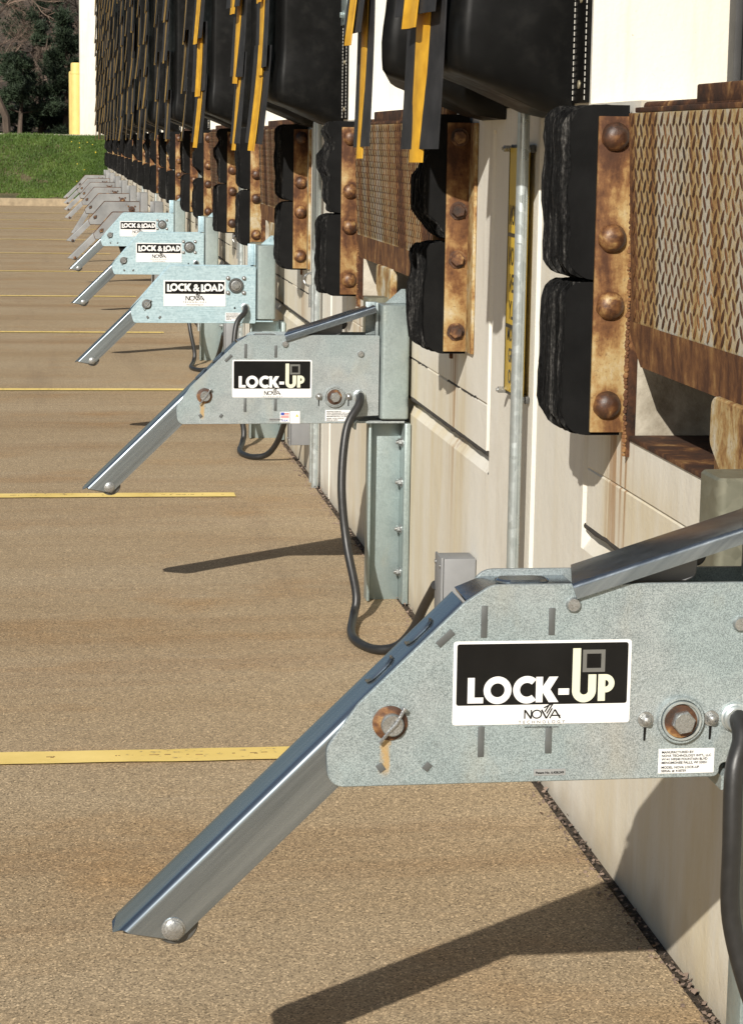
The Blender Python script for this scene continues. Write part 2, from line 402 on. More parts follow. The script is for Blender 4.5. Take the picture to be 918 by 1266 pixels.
def inset(pts, d):
    n = len(pts); area = sum(pts[i][0] * pts[(i + 1) % n][1] - pts[(i + 1) % n][0] * pts[i][1] for i in range(n))
    sg = 1 if area > 0 else -1; out = []
    for i in range(n):
        p0, p1, p2 = Vector(pts[i - 1]), Vector(pts[i]), Vector(pts[(i + 1) % n])
        e0 = (p1 - p0).normalized(); e1 = (p2 - p1).normalized()
        n0 = Vector((-e0.y, e0.x)) * sg; n1 = Vector((-e1.y, e1.x)) * sg
        nn = (n0 + n1)
        if nn.length < 1e-6: nn = n0
        nn.normalize(); k = d / max(.4, nn.dot(n0)); out.append((p1.x + nn.x * k, p1.y + nn.y * k))
    return out
def rounded(pts, rad, seg=5):
    n = len(pts); out = []
    for i in range(n):
        r = rad[i] if isinstance(rad, (list, tuple)) else rad
        p0, p1, p2 = Vector(pts[i - 1]), Vector(pts[i]), Vector(pts[(i + 1) % n])
        if r <= 0: out.append((p1.x, p1.y)); continue
        a = (p0 - p1); b = (p2 - p1); la, lb = a.length, b.length; a.normalize(); b.normalize()
        ang = a.angle(b); t = min(r / math.tan(ang / 2), la * .48, lb * .48); rr = t * math.tan(ang / 2)
        c = p1 + (a + b).normalized() * (rr / math.sin(ang / 2))
        s0 = p1 + a * t - c; s1 = p1 + b * t - c
        t0 = math.atan2(s0.y, s0.x); t1 = math.atan2(s1.y, s1.x); d = (t1 - t0 + math.pi) % (2 * math.pi) - math.pi
        for k in range(seg + 1):
            q = t0 + d * k / seg; out.append((c.x + rr * math.cos(q), c.y + rr * math.sin(q)))
    return out
def rect(x0, x1, z0, z1, r=0, seg=4):
    p = [(x0, z0), (x1, z0), (x1, z1), (x0, z1)]
    return rounded(p, r, seg) if r else p
def circ(cx_, cz, r, seg=20): return [(cx_ + r * math.cos(2 * math.pi * k / seg), cz + r * math.sin(2 * math.pi * k / seg)) for k in range(seg)]
def hexa(cx_, cz, r, rot=0): return [(cx_ + r * math.cos(math.pi / 3 * k + rot), cz + r * math.sin(math.pi / 3 * k + rot)) for k in range(6)]

def link(name, me, parent=None):
    o = bpy.data.objects.new(name, me); COL.objects.link(o)
    if parent is not None: child(o, parent)
    return o
def child(o, p):
    o.parent = p
    q = p; off = Vector((0, 0, 0))
    while q is not None:
        if q.type == 'EMPTY': off = q.location.copy()
        q = q.parent
    o.matrix_parent_inverse = Matrix.Translation(-off) if p.type == 'EMPTY' else Matrix.Identity(4)
    return o
def tag(o, label=None, cat=None, group=None, kind=None):
    if label: o['label'] = label
    if cat: o['category'] = cat
    if group: o['group'] = group
    if kind: o['kind'] = kind
    return o
def empty(name, loc):
    o = bpy.data.objects.new(name, None); COL.objects.link(o); o.location = loc; o.empty_display_size = .1; return o
def copy_tree(o, parent=None):
    c = o.copy(); COL.objects.link(c)
    if parent is not None:
        c.parent = parent; c.matrix_parent_inverse = o.matrix_parent_inverse.copy()
    for ch in list(o.children): copy_tree(ch, c)
    return c
def text_mesh(body, size, offset=0.0, align='LEFT', xs=1.0, spacing=1.0):
    cu = bpy.data.curves.new('txt', 'FONT'); cu.body = body; cu.size = size; cu.offset = offset; cu.align_x = align
    cu.space_character = spacing; cu.resolution_u = 3
    o = bpy.data.objects.new('txt', cu); COL.objects.link(o)
    dg = bpy.context.evaluated_depsgraph_get(); dg.update()
    me = bpy.data.meshes.new_from_object(o.evaluated_get(dg))
    bpy.data.objects.remove(o); bpy.data.curves.remove(cu)
    return me
def add_text(mb, body, x, z, y, size, offset=0.0, align='LEFT', xs=1.0, spacing=1.0):
    """flat lettering on a face that looks towards -Y"""
    me = text_mesh(body, size, offset, align, xs, spacing)
    base = [mb.bm.verts.new((x + v.co.x * xs, y, z + v.co.y)) for v in me.vertices]
    for p in me.polygons:
        try: mb.bm.faces.new([base[i] for i in p.vertices])
        except ValueError: pass
    bpy.data.meshes.remove(me)
ORD = ['first', 'second', 'third', 'fourth', 'fifth', 'sixth', 'seventh', 'eighth', 'ninth', 'tenth', 'eleventh', 'twelfth', 'thirteenth']

D = 3.755                 # one dock bay
NB = 12
WX = 1.02                 # face of the wall

# ------------------------------------------------------------------ ground
mb = MB()
mb.faces([(-300, -300, 0), (WX - .024, -300, 0), (WX - .024, 300, 0), (-300, 300, 0)], [(0, 1, 2, 3)])
g = mb.obj('ground', 'apron_concrete'); tag(g, 'tan concrete apron in front of the docks', None, None, 'structure')
mb = MB()
mb.faces([(WX - .04, -30, -.006), (WX + .3, -30, -.006), (WX + .3, 50, -.006), (WX - .04, 50, -.006)], [(0, 1, 2, 3)])
g = mb.obj('joint_gap', 'joint_dirt'); tag(g, 'dark dirt filled joint along the foot of the wall', None, None, 'structure')

# grit and dead leaves caught in the joint
rnd = random.Random(3); mb = MB()
for i in range(2200):
    y = 2.2 + 16 * rnd.random() ** 1.7; x = WX - .017 + rnd.gauss(0, .006) - (rnd.random() ** 8) * .04
    if x > WX - .003: x = WX - .006
    s = rnd.uniform(.002, .0065); a = rnd.uniform(0, 6.3); t = rnd.uniform(-.7, .7); h = rnd.uniform(-.006, .003)
    ca, sa = math.cos(a) * s, math.sin(a) * s
    p = Vector((x, y, .004 + h))
    mb.faces([p + Vector((ca, sa, 0)), p + Vector((-sa * .6, ca * .6, s * t)), p + Vector((-ca, -sa, s * .5)), p + Vector((sa * .6, -ca * .6, -s * t * .3 + .002))], [(0, 1, 2, 3)])
for i in range(500):
    y = 2.2 + 10 * rnd.random(); x = WX - .028 - rnd.random() ** 3 * .03
    s = rnd.uniform(.001, .003)
    mb.box(x - s, x + s, y - s, y + s, 0, s * 1.3)
o = mb.obj('joint_debris', 'twig'); tag(o, 'grit and dead leaf bits caught along the foot of the wall', 'debris', None, 'stuff')

# painted lines
for k in range(11):
    y = 4.885 + 3.755 * k; rr = random.Random(50 + k); mb = MB(); xe = [.66, .665, .69, .73, .66, .62, .6, .6, .6, .6, .6][k]
    n = 90; top = []; bot = []
    for i in range(n + 1):
        x = -7 + (xe + 7) * i / n
        top.append((x, y + .05 + rr.gauss(0, .0016), .004)); bot.append((x, y - .05 + rr.gauss(0, .0016), .004))
    mb.faces(top + bot, [(n + 1 + i, n + 2 + i, i + 1, i) for i in range(n)])
    ln = mb.obj('painted_line', 'line_yellow'); tag(ln, 'yellow painted bay line on the concrete', None, 'yellow bay lines', 'structure')
    mb = MB()       # the broken ridge of the saw joint running under the paint
    for i in range(45):
        x = -1.2 + (WX - .06 + 1.2) * rr.random(); L = rr.uniform(.003, .016); z = .0052 if x + L < xe else .0012
        mb.box(x, x + L, y - rr.uniform(.0005, .002) + (jy := rr.gauss(0, .002)), y + jy + rr.uniform(.0005, .002), z - .004, z)
    jn = mb.obj('saw_joint', 'line_wear'); tag(jn, None, None, None, 'structure')

# ------------------------------------------------------------------ wall: one bay, then copied
PIT0, PIT1, PITZ = 2.11, 3.97, .825
DOOR0, DOOR1, FLOOR, HEAD, TOP = 1.90, 4.36, 1.432, 4.35, 6.4
bld = empty('dock_building', (WX, 20, 0))
tag(bld, 'long white painted concrete dock wall running back along the right', 'building')

def wall_bay():
    J0, J1 = 4.80 - D, 4.80
    ys = {J0, J0 + .022, J1 - .022, J1, 1.56, 1.58, 1.60, 4.29, 4.308, 4.326, PIT0, PIT1, DOOR0, DOOR1}
    ys |= {1.30, 4.55, 2.7, 3.3}
    zs = {-.06, .3, .565, .61, .618, .727, .7305, .734, PITZ, 1.1, 1.375, 1.385, FLOOR, 2.4, 3.4, HEAD, 5.3, TOP}
    ys = sorted(ys); zs = sorted(zs)
    def dep(y, z):
        d = 0
        if y in (J0, J1): d = max(d, .026)
        if y == 1.58 and .605 <= z <= 1.376: d = max(d, .030)
        if y == 4.308 and .605 <= z <= 1.376: d = max(d, .030)
        if z == .61 and 1.56 < y < 4.32: d = max(d, .030)
        if z == .7305 and 1.60 < y < 4.28: d = max(d, .005)
        return d
    mb = MB(); V = {}
    def vert(y, z):
        if (y, z) not in V: V[(y, z)] = mb.bm.verts.new((WX + dep(y, z), y, z))
        return V[(y, z)]
    def hole(y, z): return (PIT0 < y < PIT1 and PITZ < z < FLOOR) or (DOOR0 < y < DOOR1 and FLOOR < z < HEAD)
    for a, b in zip(ys, ys[1:]):
        for c, d in zip(zs, zs[1:]):
            if hole((a + b) / 2, (c + d) / 2): continue
            mb.bm.faces.new((vert(a, c), vert(a, d), vert(b, d), vert(b, c)))
    T = WX + .28
    def q(*p): mb.faces(p, [(0, 1, 2, 3)])
    q((WX, DOOR1, FLOOR), (WX, DOOR1, HEAD), (T, DOOR1, HEAD), (T, DOOR1, FLOOR))
    q((WX, DOOR0, FLOOR), (T, DOOR0, FLOOR), (T, DOOR0, HEAD), (WX, DOOR0, HEAD))
    q((WX, DOOR0, HEAD), (T, DOOR0, HEAD), (T, DOOR1, HEAD), (WX, DOOR1, HEAD))
    q((WX, J0, TOP), (WX, J1, TOP), (T, J1, TOP), (T, J0, TOP))
    q((WX, DOOR0, FLOOR), (WX, PIT0, FLOOR), (T, PIT0, FLOOR), (T, DOOR0, FLOOR))
    q((WX, PIT1, FLOOR), (WX, DOOR1, FLOOR), (T, DOOR1, FLOOR), (T, PIT1, FLOOR))
    return mb.mesh('wall_panel', 'painted_concrete', 20)
wall_me = wall_bay()
def groove_shade_mesh():  # dark bead that draws the shadow line under the groove's upper edge
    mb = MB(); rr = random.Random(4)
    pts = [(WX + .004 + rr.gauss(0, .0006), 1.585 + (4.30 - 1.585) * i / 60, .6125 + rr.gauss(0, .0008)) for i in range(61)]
    mb.tube(pts, [.0062 + rr.gauss(0, .0007) for _ in pts], 8); return mb.mesh('groove_shade_line', 'shade_and_crack_dark')
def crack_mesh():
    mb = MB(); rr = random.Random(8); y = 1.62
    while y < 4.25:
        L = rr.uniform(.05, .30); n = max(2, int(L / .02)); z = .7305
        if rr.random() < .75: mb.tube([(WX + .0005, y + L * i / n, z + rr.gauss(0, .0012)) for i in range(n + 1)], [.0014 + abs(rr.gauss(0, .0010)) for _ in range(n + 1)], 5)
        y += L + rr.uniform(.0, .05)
    return mb.mesh('hairline_crack', 'shade_and_crack_dark')
groove_shade_me = groove_shade_mesh(); crack_me = crack_mesh()
def pit_mesh():
    mb = MB(); B = WX + .75
    def q(*p): mb.faces(p, [(0, 1, 2, 3)])
    q((WX, PIT1, PITZ), (WX, PIT1, FLOOR), (B, PIT1, FLOOR), (B, PIT1, PITZ))
    q((WX, PIT0, PITZ), (B, PIT0, PITZ), (B, PIT0, FLOOR), (WX, PIT0, FLOOR))
    q((B, PIT0, PITZ), (B, PIT1, PITZ), (B, PIT1, FLOOR), (B, PIT0, FLOOR))
    q((WX, PIT0, PITZ), (WX, PIT1, PITZ), (B, PIT1, PITZ), (B, PIT0, PITZ))
    return mb.mesh('leveler_pit', 'raw_concrete')
pit_me = pit_mesh()
def kerb_mesh():
    mb = MB()
    mb.box(WX - .004, WX + .20, PIT0 + .002, PIT1 - .002, PITZ + .001, PITZ + .010, .002)
    return mb.mesh('curb_angle', 'rust_dark')
kerb_me = kerb_mesh()
def corner_mesh(y0, y1):
    mb = MB(); mb.box(WX - .008, WX + .010, y0, y1, PITZ - .03, 1.40, .002)
    return mb.mesh('pit_corner_steel', 'rust_dark')
corner_me = corner_mesh(PIT1 - .001, PIT1 + .012); corner2_me = corner_mesh(PIT0 - .012, PIT0 + .001)
def weld_mesh():
    mb = MB()
    for i in range(90):   # weld bead up the steel corner
        z = .80 + i * .0064 + random.uniform(-.002, .002); rw = random.uniform(.6, 1.1)
        mb.lathe([(.0050 * rw, 0), (.0042 * rw, .0015), (.001, .0026)], (WX - .0105 + random.gauss(0, .0008), PIT1 + .001, z), (-.6, -1, .25), 8)
    return mb.mesh('weld_bead', 'rust_lip_base_brown')
weld_me = weld_mesh()
def door_mesh():
    mb = MB()
    for i in range(5):
        z0 = FLOOR + .01 + i * .58; mb.box(WX + .285, WX + .33, DOOR0 - .02, DOOR1 + .02, z0, z0 + .572, .006)
    mb.box(WX + .268, WX + .2845, DOOR1 - .045, DOOR1 - .001, FLOOR + .004, HEAD - .002, .004)
    mb.box(WX + .268, WX + .2845, DOOR0 + .001, DOOR0 + .045, FLOOR + .004, HEAD - .002, .004)
    return mb.mesh('door', 'door_dark')
door_me = door_mesh()
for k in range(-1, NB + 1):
    for nm, me in (('wall_panel', wall_me), ('leveler_pit', pit_me), ('curb_angle', kerb_me), ('pit_corner_steel', corner_me), ('pit_corner_steel', corner2_me), ('weld_bead', weld_me), ('groove_shade_line', groove_shade_me), ('hairline_crack', crack_me), ('door', door_me)):
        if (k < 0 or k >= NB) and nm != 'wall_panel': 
            if nm in ('curb_angle', 'pit_corner_steel', 'weld_bead', 'groove_shade_line', 'hairline_crack'): continue
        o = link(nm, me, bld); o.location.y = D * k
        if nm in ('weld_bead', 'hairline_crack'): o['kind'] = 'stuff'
mb = MB()
mb.box(WX + .9, 16, 4.80 - 2 * D, 4.80 + D * NB, -.2, TOP - .01); mb.obj('building_mass', 'painted_concrete', bld)
mb = MB(); mb.box(WX, 6, 49.9, 52, -.1, TOP)
mb.obj('end_wall_block', 'painted_concrete', bld)
mb = MB(); mb.box(.455, WX - .003, 50.4, 51.6, .9, TOP + .3, .01)
mb.obj('end_pilaster', 'painted_concrete', bld)

# ------------------------------------------------------------------ lettering built as flat shapes
def ringpoly(mb, cx_, cz, ro, ri, a0, a1, y, seg=28, sx=1.0):
    v = []; n = seg
    for k in range(n + 1):
        a = R(a0 + (a1 - a0) * k / n)
        v.append((cx_ + ro * sx * math.cos(a), y, cz + ro * math.sin(a))); v.append((cx_ + ri * sx * math.cos(a), y, cz + ri * math.sin(a)))
    mb.faces(v, [(2 * k, 2 * k + 2, 2 * k + 3, 2 * k + 1) for k in range(n)])
def flat(mb, pts, y): mb.faces([(p[0], y, p[1]) for p in pts], [tuple(range(len(pts)))])
def gl_L(mb, x, z, h, w, st, y):
    flat(mb, [(x, z), (x + st, z), (x + st, z + h), (x, z + h)], y); flat(mb, [(x + st, z), (x + w, z), (x + w, z + st * .85), (x + st, z + st * .85)], y)
def gl_O(mb, cx_, cz, ro, st, y): ringpoly(mb, cx_, cz, ro, ro - st, 0, 360, y, 40)
def gl_C(mb, cx_, cz, ro, st, y): ringpoly(mb, cx_, cz, ro, ro - st, 48, 312, y, 34)
def gl_K(mb, x, z, h, w, st, y):
    flat(mb, [(x, z), (x + st, z), (x + st, z + h), (x, z + h)], y)
    c = x + st * .95
    flat(mb, [(c, z + h * .44), (c + st * 1.0, z + h * .44), (x + w - st * .05, z + h), (x + w - st * 1.35, z + h), (c, z + h * .60)], y - .00005)
    flat(mb, [(c, z + h * .56), (c, z + h * .40), (x + w - st * 1.35, z), (x + w + st * .05, z), (c + st * 1.0, z + h * .56)], y - .0001)
def gl_A(mb, x, z, h, w, st, y):
    c = x + w / 2
    flat(mb, [(x, z), (x + st * 1.05, z), (c + st * .12, z + h * .72), (c, z + h)], y); flat(mb, [(x + w, z), (c, z + h), (c - st * .12, z + h * .72), (x + w - st * 1.05, z)], y - .00005)
    flat(mb, [(x + w * .24, z + h * .17), (x + w * .76, z + h * .17), (x + w * .68, z + h * .36), (x + w * .32, z + h * .36)], y - .0001)
def gl_D(mb, x, z, h, st, y):
    flat(mb, [(x, z), (x + st, z), (x + st, z + h), (x, z + h)], y); ringpoly(mb, x + st, z + h / 2, h / 2, h / 2 - st * .9, -90, 90, y, 24)

def nova_logo(mb, cx_, z, wdt, y):
    h = wdt * .24
    # NOVA in thin wide strokes
    t = h * .15; x = cx_ - wdt / 2
    def bar(p, q, wd): 
        p = Vector(p); q = Vector(q); d = (q - p).normalized(); n = Vector((-d.y, d.x)) * wd / 2
        flat(mb, [tuple(p + n), tuple(p - n), tuple(q - n), tuple(q + n)], y)
    u = wdt / 4.0
    bar((x + t, z), (x + t, z + h), t); bar((x + t, z + h), (x + u * .85, z), t * 1.3); bar((x + u * .85, z), (x + u * .85, z + h), t)
    ringpoly(mb, x + u * 1.45, z + h / 2, h * .52, h * .38, 0, 360, y, 24, 1.15)
    bar((x + u * 1.95, z + h), (x + u * 2.5, z), t * 1.3); bar((x + u * 2.5, z), (x + u * 3.1, z + h * 1.15), t)
    bar((x + u * 2.85, z), (x + u * 3.4, z + h), t); bar((x + u * 3.4, z + h), (x + u * 4.0, z), t * 1.3); bar((x + u * 3.1, z + h * .33), (x + u * 4.0, z + h * .33), t)
    bar((x + u * 2.3, z + h * .75), (x + u * 2.9, z + h * 1.75), t); bar((x + u * 2.5, z + h * .55), (x + u * 3.15, z + h * 1.65), t); bar((x + u * 2.2, z + h * 1.2), (x + u * 3.2, z + h * 1.75), t)
    add_text(mb, 'TECHNOLOGY', cx_, z - h * .55, y, h * .48, 0, 'CENTER', 1.1, 1.7)
    add_text(mb, 'www.novatechnology.com', cx_, z - h * 1.05, y, h * .36, 0, 'CENTER', 1.0)

def lockup_sign(root, y):
    x0, x1, z0, z1 = .492, .7235, .617, .7265
    mb = MB(); mb.prism(rect(x0, x1, z0, z1, .004), y - .0012, y - .0002); s = mb.obj('label_plate', 'sticker_white', root)
    mb = MB(); mb.prism(rect(x0 + .0045, x1 - .0045, z0 + .026, z1 - .0035, .003), y - .0017, y - .0010); mb.obj('black_panel', 'print_black', s)
    k = (x1 - x0) / 221.0
    def X(px): return x0 + (px - 562) * k
    def Z(py): return z0 + (895.5 - py) * k
    yy = y - .0022; mb = MB()
    h = 32 * k; st = 8.6 * k; zb = Z(868)
    gl_L(mb, X(580), zb, h, 19.5 * k, st, yy); gl_O(mb, X(617), zb + h / 2, 17.3 * k, st, yy); gl_C(mb, X(653.5), zb + h / 2, 17.3 * k, st, yy)
    gl_K(mb, X(664.5), zb, h, 28 * k, st, yy); flat(mb, [(X(692.5), zb + 9 * k), (X(706), zb + 9 * k), (X(706), zb + 17 * k), (X(692.5), zb + 17 * k)], yy)
    mb.obj('lettering', 'sticker_white', s)
    mb = MB()
    def U(a, b, c, d): flat(mb, [(X(a), Z(d)), (X(b), Z(d)), (X(b), Z(c)), (X(a), Z(c))], yy)
    U(709.5, 719.5, 801, 854); U(729.5, 739.5, 834, 854); ringpoly(mb, X(724.5), Z(854), 15 * k, 5.2 * k, 180, 360, yy, 20)
    U(742, 751, 834, 867.5); ringpoly(mb, X(751), Z(845.5), 11.5 * k, 4.2 * k, -90, 90, yy - .00005, 20)
    mb.obj('lettering_cream', 'print_cream', s)
    mb = MB(); U(722, 750, 803, 808); U(722, 750, 826, 831); U(722, 727, 808, 826); U(745, 750, 808, 826); mb.obj('square_mark', 'print_grey', s)
    mb = MB(); nova_logo(mb, X(673), Z(888.5), 46 * k, y - .0016); mb.obj('maker_logo', 'print_black', s)
    return s

def lockload_sign(root, y):
    x0, x1, z0, z1 = .464, .743, .6115, .7285
    mb = MB(); mb.prism(rect(x0, x1, z0, z1), y - .0012, y - .0002); s = mb.obj('label_plate', 'sticker_white', root)
    mb = MB(); mb.prism(rect(x0 + .006, x1 - .006, z0 + .056, z1 - .006), y - .0030, y - .0010); mb.obj('black_panel', 'print_black', s)
    mb = MB(); yy = y - .0042; zb = z0 + .068; h = .034; st = .0092; x = x0 + .015
    gl_L(mb, x, zb - .003, h, .020, st, yy); gl_O(mb, x + .031, zb + h / 2, .0175, .0085, yy - .0002); gl_C(mb, x + .0665, zb + h / 2, .0175, .0085, yy)
    gl_K(mb, x + .0785, zb, h, .031, st, yy); add_text(mb, '&', x + .117, zb, yy, .045, .0012)
    gl_L(mb, x + .153, zb - .003, h, .020, st, yy); gl_O(mb, x + .183, zb + h / 2, .0175, .0085, yy - .0002)
    gl_A(mb, x + .196, zb, h, .034, .0092, yy); gl_D(mb, x + .231, zb, h, .0085, yy)
    mb.obj('lettering', 'sticker_white', s)
    mb = MB(); nova_logo(mb, (x0 + x1) / 2, z0 + .026, .085, y - .0026); mb.obj('maker_logo', 'print_black', s)
    return s

# ------------------------------------------------------------------ vehicle restraint
def bolt(mb, x, y, z, r=.011, h=.009):
    mb.lathe([(r * 1.7, 0), (r * 1.7, .002), (r * 1.65, .0025)], (x, y, z), (0, -1, 0), 18)
    mb.prism(hexa(x, z, r * 1.15, random.random()), y - .0025 - h, y - .002, 'Y', .001)
    mb.lathe([(r * .8, 0), (r * .75, .003), (r * .3, .0045)], (x, y - .0025 - h, z), (0, -1, 0), 14)

def restraint(kind, arm_deg=0.0):
    """kind: 'up' (newest), 'load' (streaked zinc), 'old' (grey paint, no label)"""
    YF, YB = 2.77, 2.885
    main = {'up': 'galvanised', 'load': 'galvanised_streaked', 'old': 'old_grey_paint'}[kind]
    post = {'up': 'galvanised_post', 'load': 'galvanised_post', 'old': 'old_grey_paint'}[kind]
    armm = {'up': 'galvanised_arm', 'load': 'galvanised_arm', 'old': 'old_grey_paint'}[kind]
    boltm = {'up': 'zinc_bolt', 'load': 'zinc_bolt', 'old': 'rust_bolt'}[kind]
    root = empty('vehicle_restraint', (.95, 2.9, 0))
    if kind == 'up':
        out = [(.335, .5385), (.846, .5415), (.846, .560), (.921, .564), (.921, .799), (.540, .799), (.505, .776), (.372, .648), (.331, .590)]
        rad = [.02, .012, .008, .002, .006, .03, .04, .05, .03]
    else:
        out = [(.330, .5345), (.880, .5345), (.880, .793), (.492, .793), (.313, .590)]
        rad = [.015, .006, .006, .03, .02]
    o2 = rounded(out, rad)
    for ya, yb in ((YF, YF + .008), (YB - .008, YB)):
        if ya > YF and kind == 'up': o2 = rounded([(a + (.024 if i in (6, 7, 8) else 0), b - (.020 if i in (6, 7) else 0)) for i, (a, b) in enumerate(out)], rad)
        mb = MB(); mb.prism(o2, ya, yb, 'Y', .0050 if kind == 'old' else .0012)
        if kind == 'old':
            mb.bm.normal_update()
            for f in mb.bm.faces:
                if abs(f.normal.y) < .95: f.material_index = 1
        mb.obj('side_plate', [main, 'rust_dark'] if kind == 'old' else main, root)
    # bent cover between the plates, following slope and top
    if kind == 'up': path = [(.510, .776), (.545, .790), (.655, .7905)]
    else: path = [(.335, .585), (.498, .776), (.53, .782), (.87, .782)]
    th = .006; up_ = [(p[0], p[1]) for p in path]; lo = [(p[0] + .003, p[1] - th) for p in reversed(path)]
    mb = MB(); mb.prism(up_ + lo, YF + .0085, YB - .0085); cov = mb.obj('top_cover', 'galvanised_arm' if kind != 'old' else main, root)
    if kind == 'up':   # pressed slots in the sloped cover and the top
        for a in (.035, .105):
            M = Matrix.Translation((.412 - math.sin(R(44.3)) * .0452 + math.cos(R(44.3)) * a, YF + .054, .622 + math.cos(R(44.3)) * .0452 + math.sin(R(44.3)) * a)) @ Matrix.Rotation(R(-44.3), 4, 'Y')
            mb = MB(); mb.prism(rounded([(-.024, -.018), (.024, -.018), (.024, .018), (-.024, .018)], .017, 6), -.001, .004, 'Z', .003)
            bmesh.ops.transform(mb.bm, matrix=M, verts=mb.bm.verts[:]); mb.obj('pressed_slot', 'galvanised_arm', cov)
        mb = MB(); mb.prism(rounded([(.555, 2.81), (.625, 2.81), (.625, 2.85), (.555, 2.85)], .018), .7905, .7965, 'Z', .004); mb.obj('pressed_slot', 'galvanised_arm', cov)
        mb = MB()
        for x, z, w_, h_, a in ((.5305, .752, .008, .041, 0), (.618, .751, .008, .035, 0), (.530, .595, .008, .040, 0), (.618, .595, .0085, .034, 0), (.481, .731, .009, .026, -47)):
            M = Matrix.Translation((x, YF, z)) @ Matrix.Rotation(R(-a), 4, 'Y')
            b2 = MB(); b2.box(-w_ / 2, w_ / 2, -.0016, .001, -h_ / 2, h_ / 2, .0006, M); o = b2.obj('weld_slot', 'slot_steel', root)
        mb.bm.free()
        for x, a in ((.401, -35), (.461, 40)):
            M = Matrix.Translation((x, YF, .5635)) @ Matrix.Rotation(R(a), 4, 'Y')
            b2 = MB(); b2.box(-.0045, .0045, -.0016, .001, -.0055, .0055, .0006, M); b2.obj('weld_slot', 'slot_steel', root)
    # arm: inverted channel with rounded bends
    L = .445 if kind == 'up' else .418
    ang = R(44.3)
    sec = []
    y0, y1 = YF + .010, YF + .097
    hh = .062; t = .006
    outer = rounded([(y0, -hh), (y0, 0), (y0 + .022, 0), (y1 - .022, 0), (y1, 0), (y1, -hh)], [0, .010, 0, 0, .010, 0], 6)
    inner = [(y1 - t, -hh), (y1 - t, -t), (y0 + t, -t), (y0 + t, -hh)]
    sec = outer + inner
    piv = Vector((.412, 0, .622)) if kind == 'up' else Vector((.388, 0, .619))
    ax = Vector((-math.cos(ang), 0, -math.sin(ang))); nu = Vector((-math.sin(ang), 0, math.cos(ang)))
    base = piv + nu * (.045 if kind == 'up' else .033)
    mb = MB(); n = len(sec)
    def ring(d, cut):
        vs = []
        for yv, hv in sec:
            dd = d + (cut(hv) - max(0, .020 - min(yv - y0, y1 - yv)) * .9 if cut else 0); p = base + ax * dd + nu * hv; vs.append(mb.bm.verts.new((p.x, yv, p.z)))
        return vs
    r0 = ring(-.172 if kind == 'up' else -.03, None); r1 = ring(L, lambda hv: (.0 if hv > -.012 else -(-.012 - hv) * .75))
    fs = [mb.bm.faces.new((r0[(i + 1) % n], r0[i], r1[i], r1[(i + 1) % n])) for i in range(n)]
    fs += [mb.bm.faces.new(r0), mb.bm.faces.new(list(reversed(r1)))]
    bmesh.ops.recalc_face_normals(mb.bm, faces=fs)
    tip = base + ax * (L - .062) + nu * (-.046)
    arm = None
    if arm_deg:
        M = Matrix.Translation(piv) @ Matrix.Rotation(R(arm_deg), 4, 'Y') @ Matrix.Translation(-piv)
        bmesh.ops.transform(mb.bm, matrix=M, verts=mb.bm.verts[:]); tip = M @ tip
    arm = mb.obj('arm', armm, root, 30)
    mb = MB(); mb.lathe([(.028, .0), (.03, .004), (.03, .066), (.028, .070)], (tip.x + .003, y1 - t - .003, tip.z + .005), (0, -1, 0), 28); mb.obj('roller', 'dark_steel' if kind != 'old' else main, arm)
    mb = MB(); mb.lathe([(.0150, 0), (.0150, .003), (.0125, .0035), (.0125, .008), (.011, .009)], (tip.x, y0 + .0005, tip.z), (0, -1, 0), 24); mb.obj('roller_bolt', boltm, arm)
    # pivot pin with rusty washer and split pin
    px, pz = (.412, .622) if kind == 'up' else (.388, .619)
    mb = MB(); mb.lathe([(.0225, 0), (.0225, .0025), (.021, .003)], (px, YF, pz), (0, -1, 0), 26); wsh = mb.obj('washer', 'rust_bolt' if kind == 'up' else 'dark_steel', root)
    mb = MB(); mb.lathe([(.0145, 0), (.0145, .009), (.013, .011), (.004, .0105)], (px + .002, YF - .002, pz - .001), (0, -1, 0), 24); pin = mb.obj('pivot_pin', boltm, root)
    mb = MB(); mb.tube([(px + .017, YF - .008, pz + .019), (px + .006, YF - .0155, pz + .002), (px - .006, YF - .012, pz - .013), (px - .014, YF - .009, pz - .024)], .0022, 8)
    mb.lathe([(.0045, -.002), (.0045, .002)], (px + .017, YF - .008, pz + .019), (.5, 0, .8), 10); mb.obj('split_pin', 'zinc_bolt' if kind != 'old' else 'rust_bolt', pin)
    # bearing
    if kind == 'up':
        bx_, bz = .791, .6195
        mb = MB(); mb.lathe([(.0315, 0), (.0315, .006), (.030, .008), (.0275, .008), (.027, .004)], (bx_, YF, bz), (0, -1, 0), 36); br = mb.obj('bearing_ring', 'galvanised', root)
        mb = MB(); mb.lathe([(.0268, 0), (.026, .010), (.023, .010), (.0225, .005)], (bx_, YF - .001, bz), (0, -1, 0), 32); mb.obj('inner_ring', 'conduit_steel', br)
        mb = MB(); mb.lathe([(.0222, 0), (.0215, .0115), (.017, .012)], (bx_ - .002, YF - .001, bz), (0, -1, 0), 28); mb.obj('rusty_washer', 'rust_bolt', br)
        mb = MB(); mb.prism(hexa(bx_, bz, .0155, .2), YF - .022, YF - .010, 'Y', .0015); mb.lathe([(.013, 0), (.0125, .002), (.003, .0022)], (bx_, YF - .0215, bz), (0, -1, 0), 20); mb.obj('hex_bolt', 'zinc_bolt', br)
        for x in (.745, .832):
            mb = MB(); bolt(mb, x, YF, .6205, .0062, .007); b_ = mb.obj('bolt', 'zinc_bolt', root)
            mb = MB(); mb.prism(rounded([(x - .002, .592), (x + .0005, .592), (x + .0015, .611), (x - .002, .611)], .0008, 2), YF - .0012, YF - .0002); mb.obj('paint_mark', 'print_black', b_)
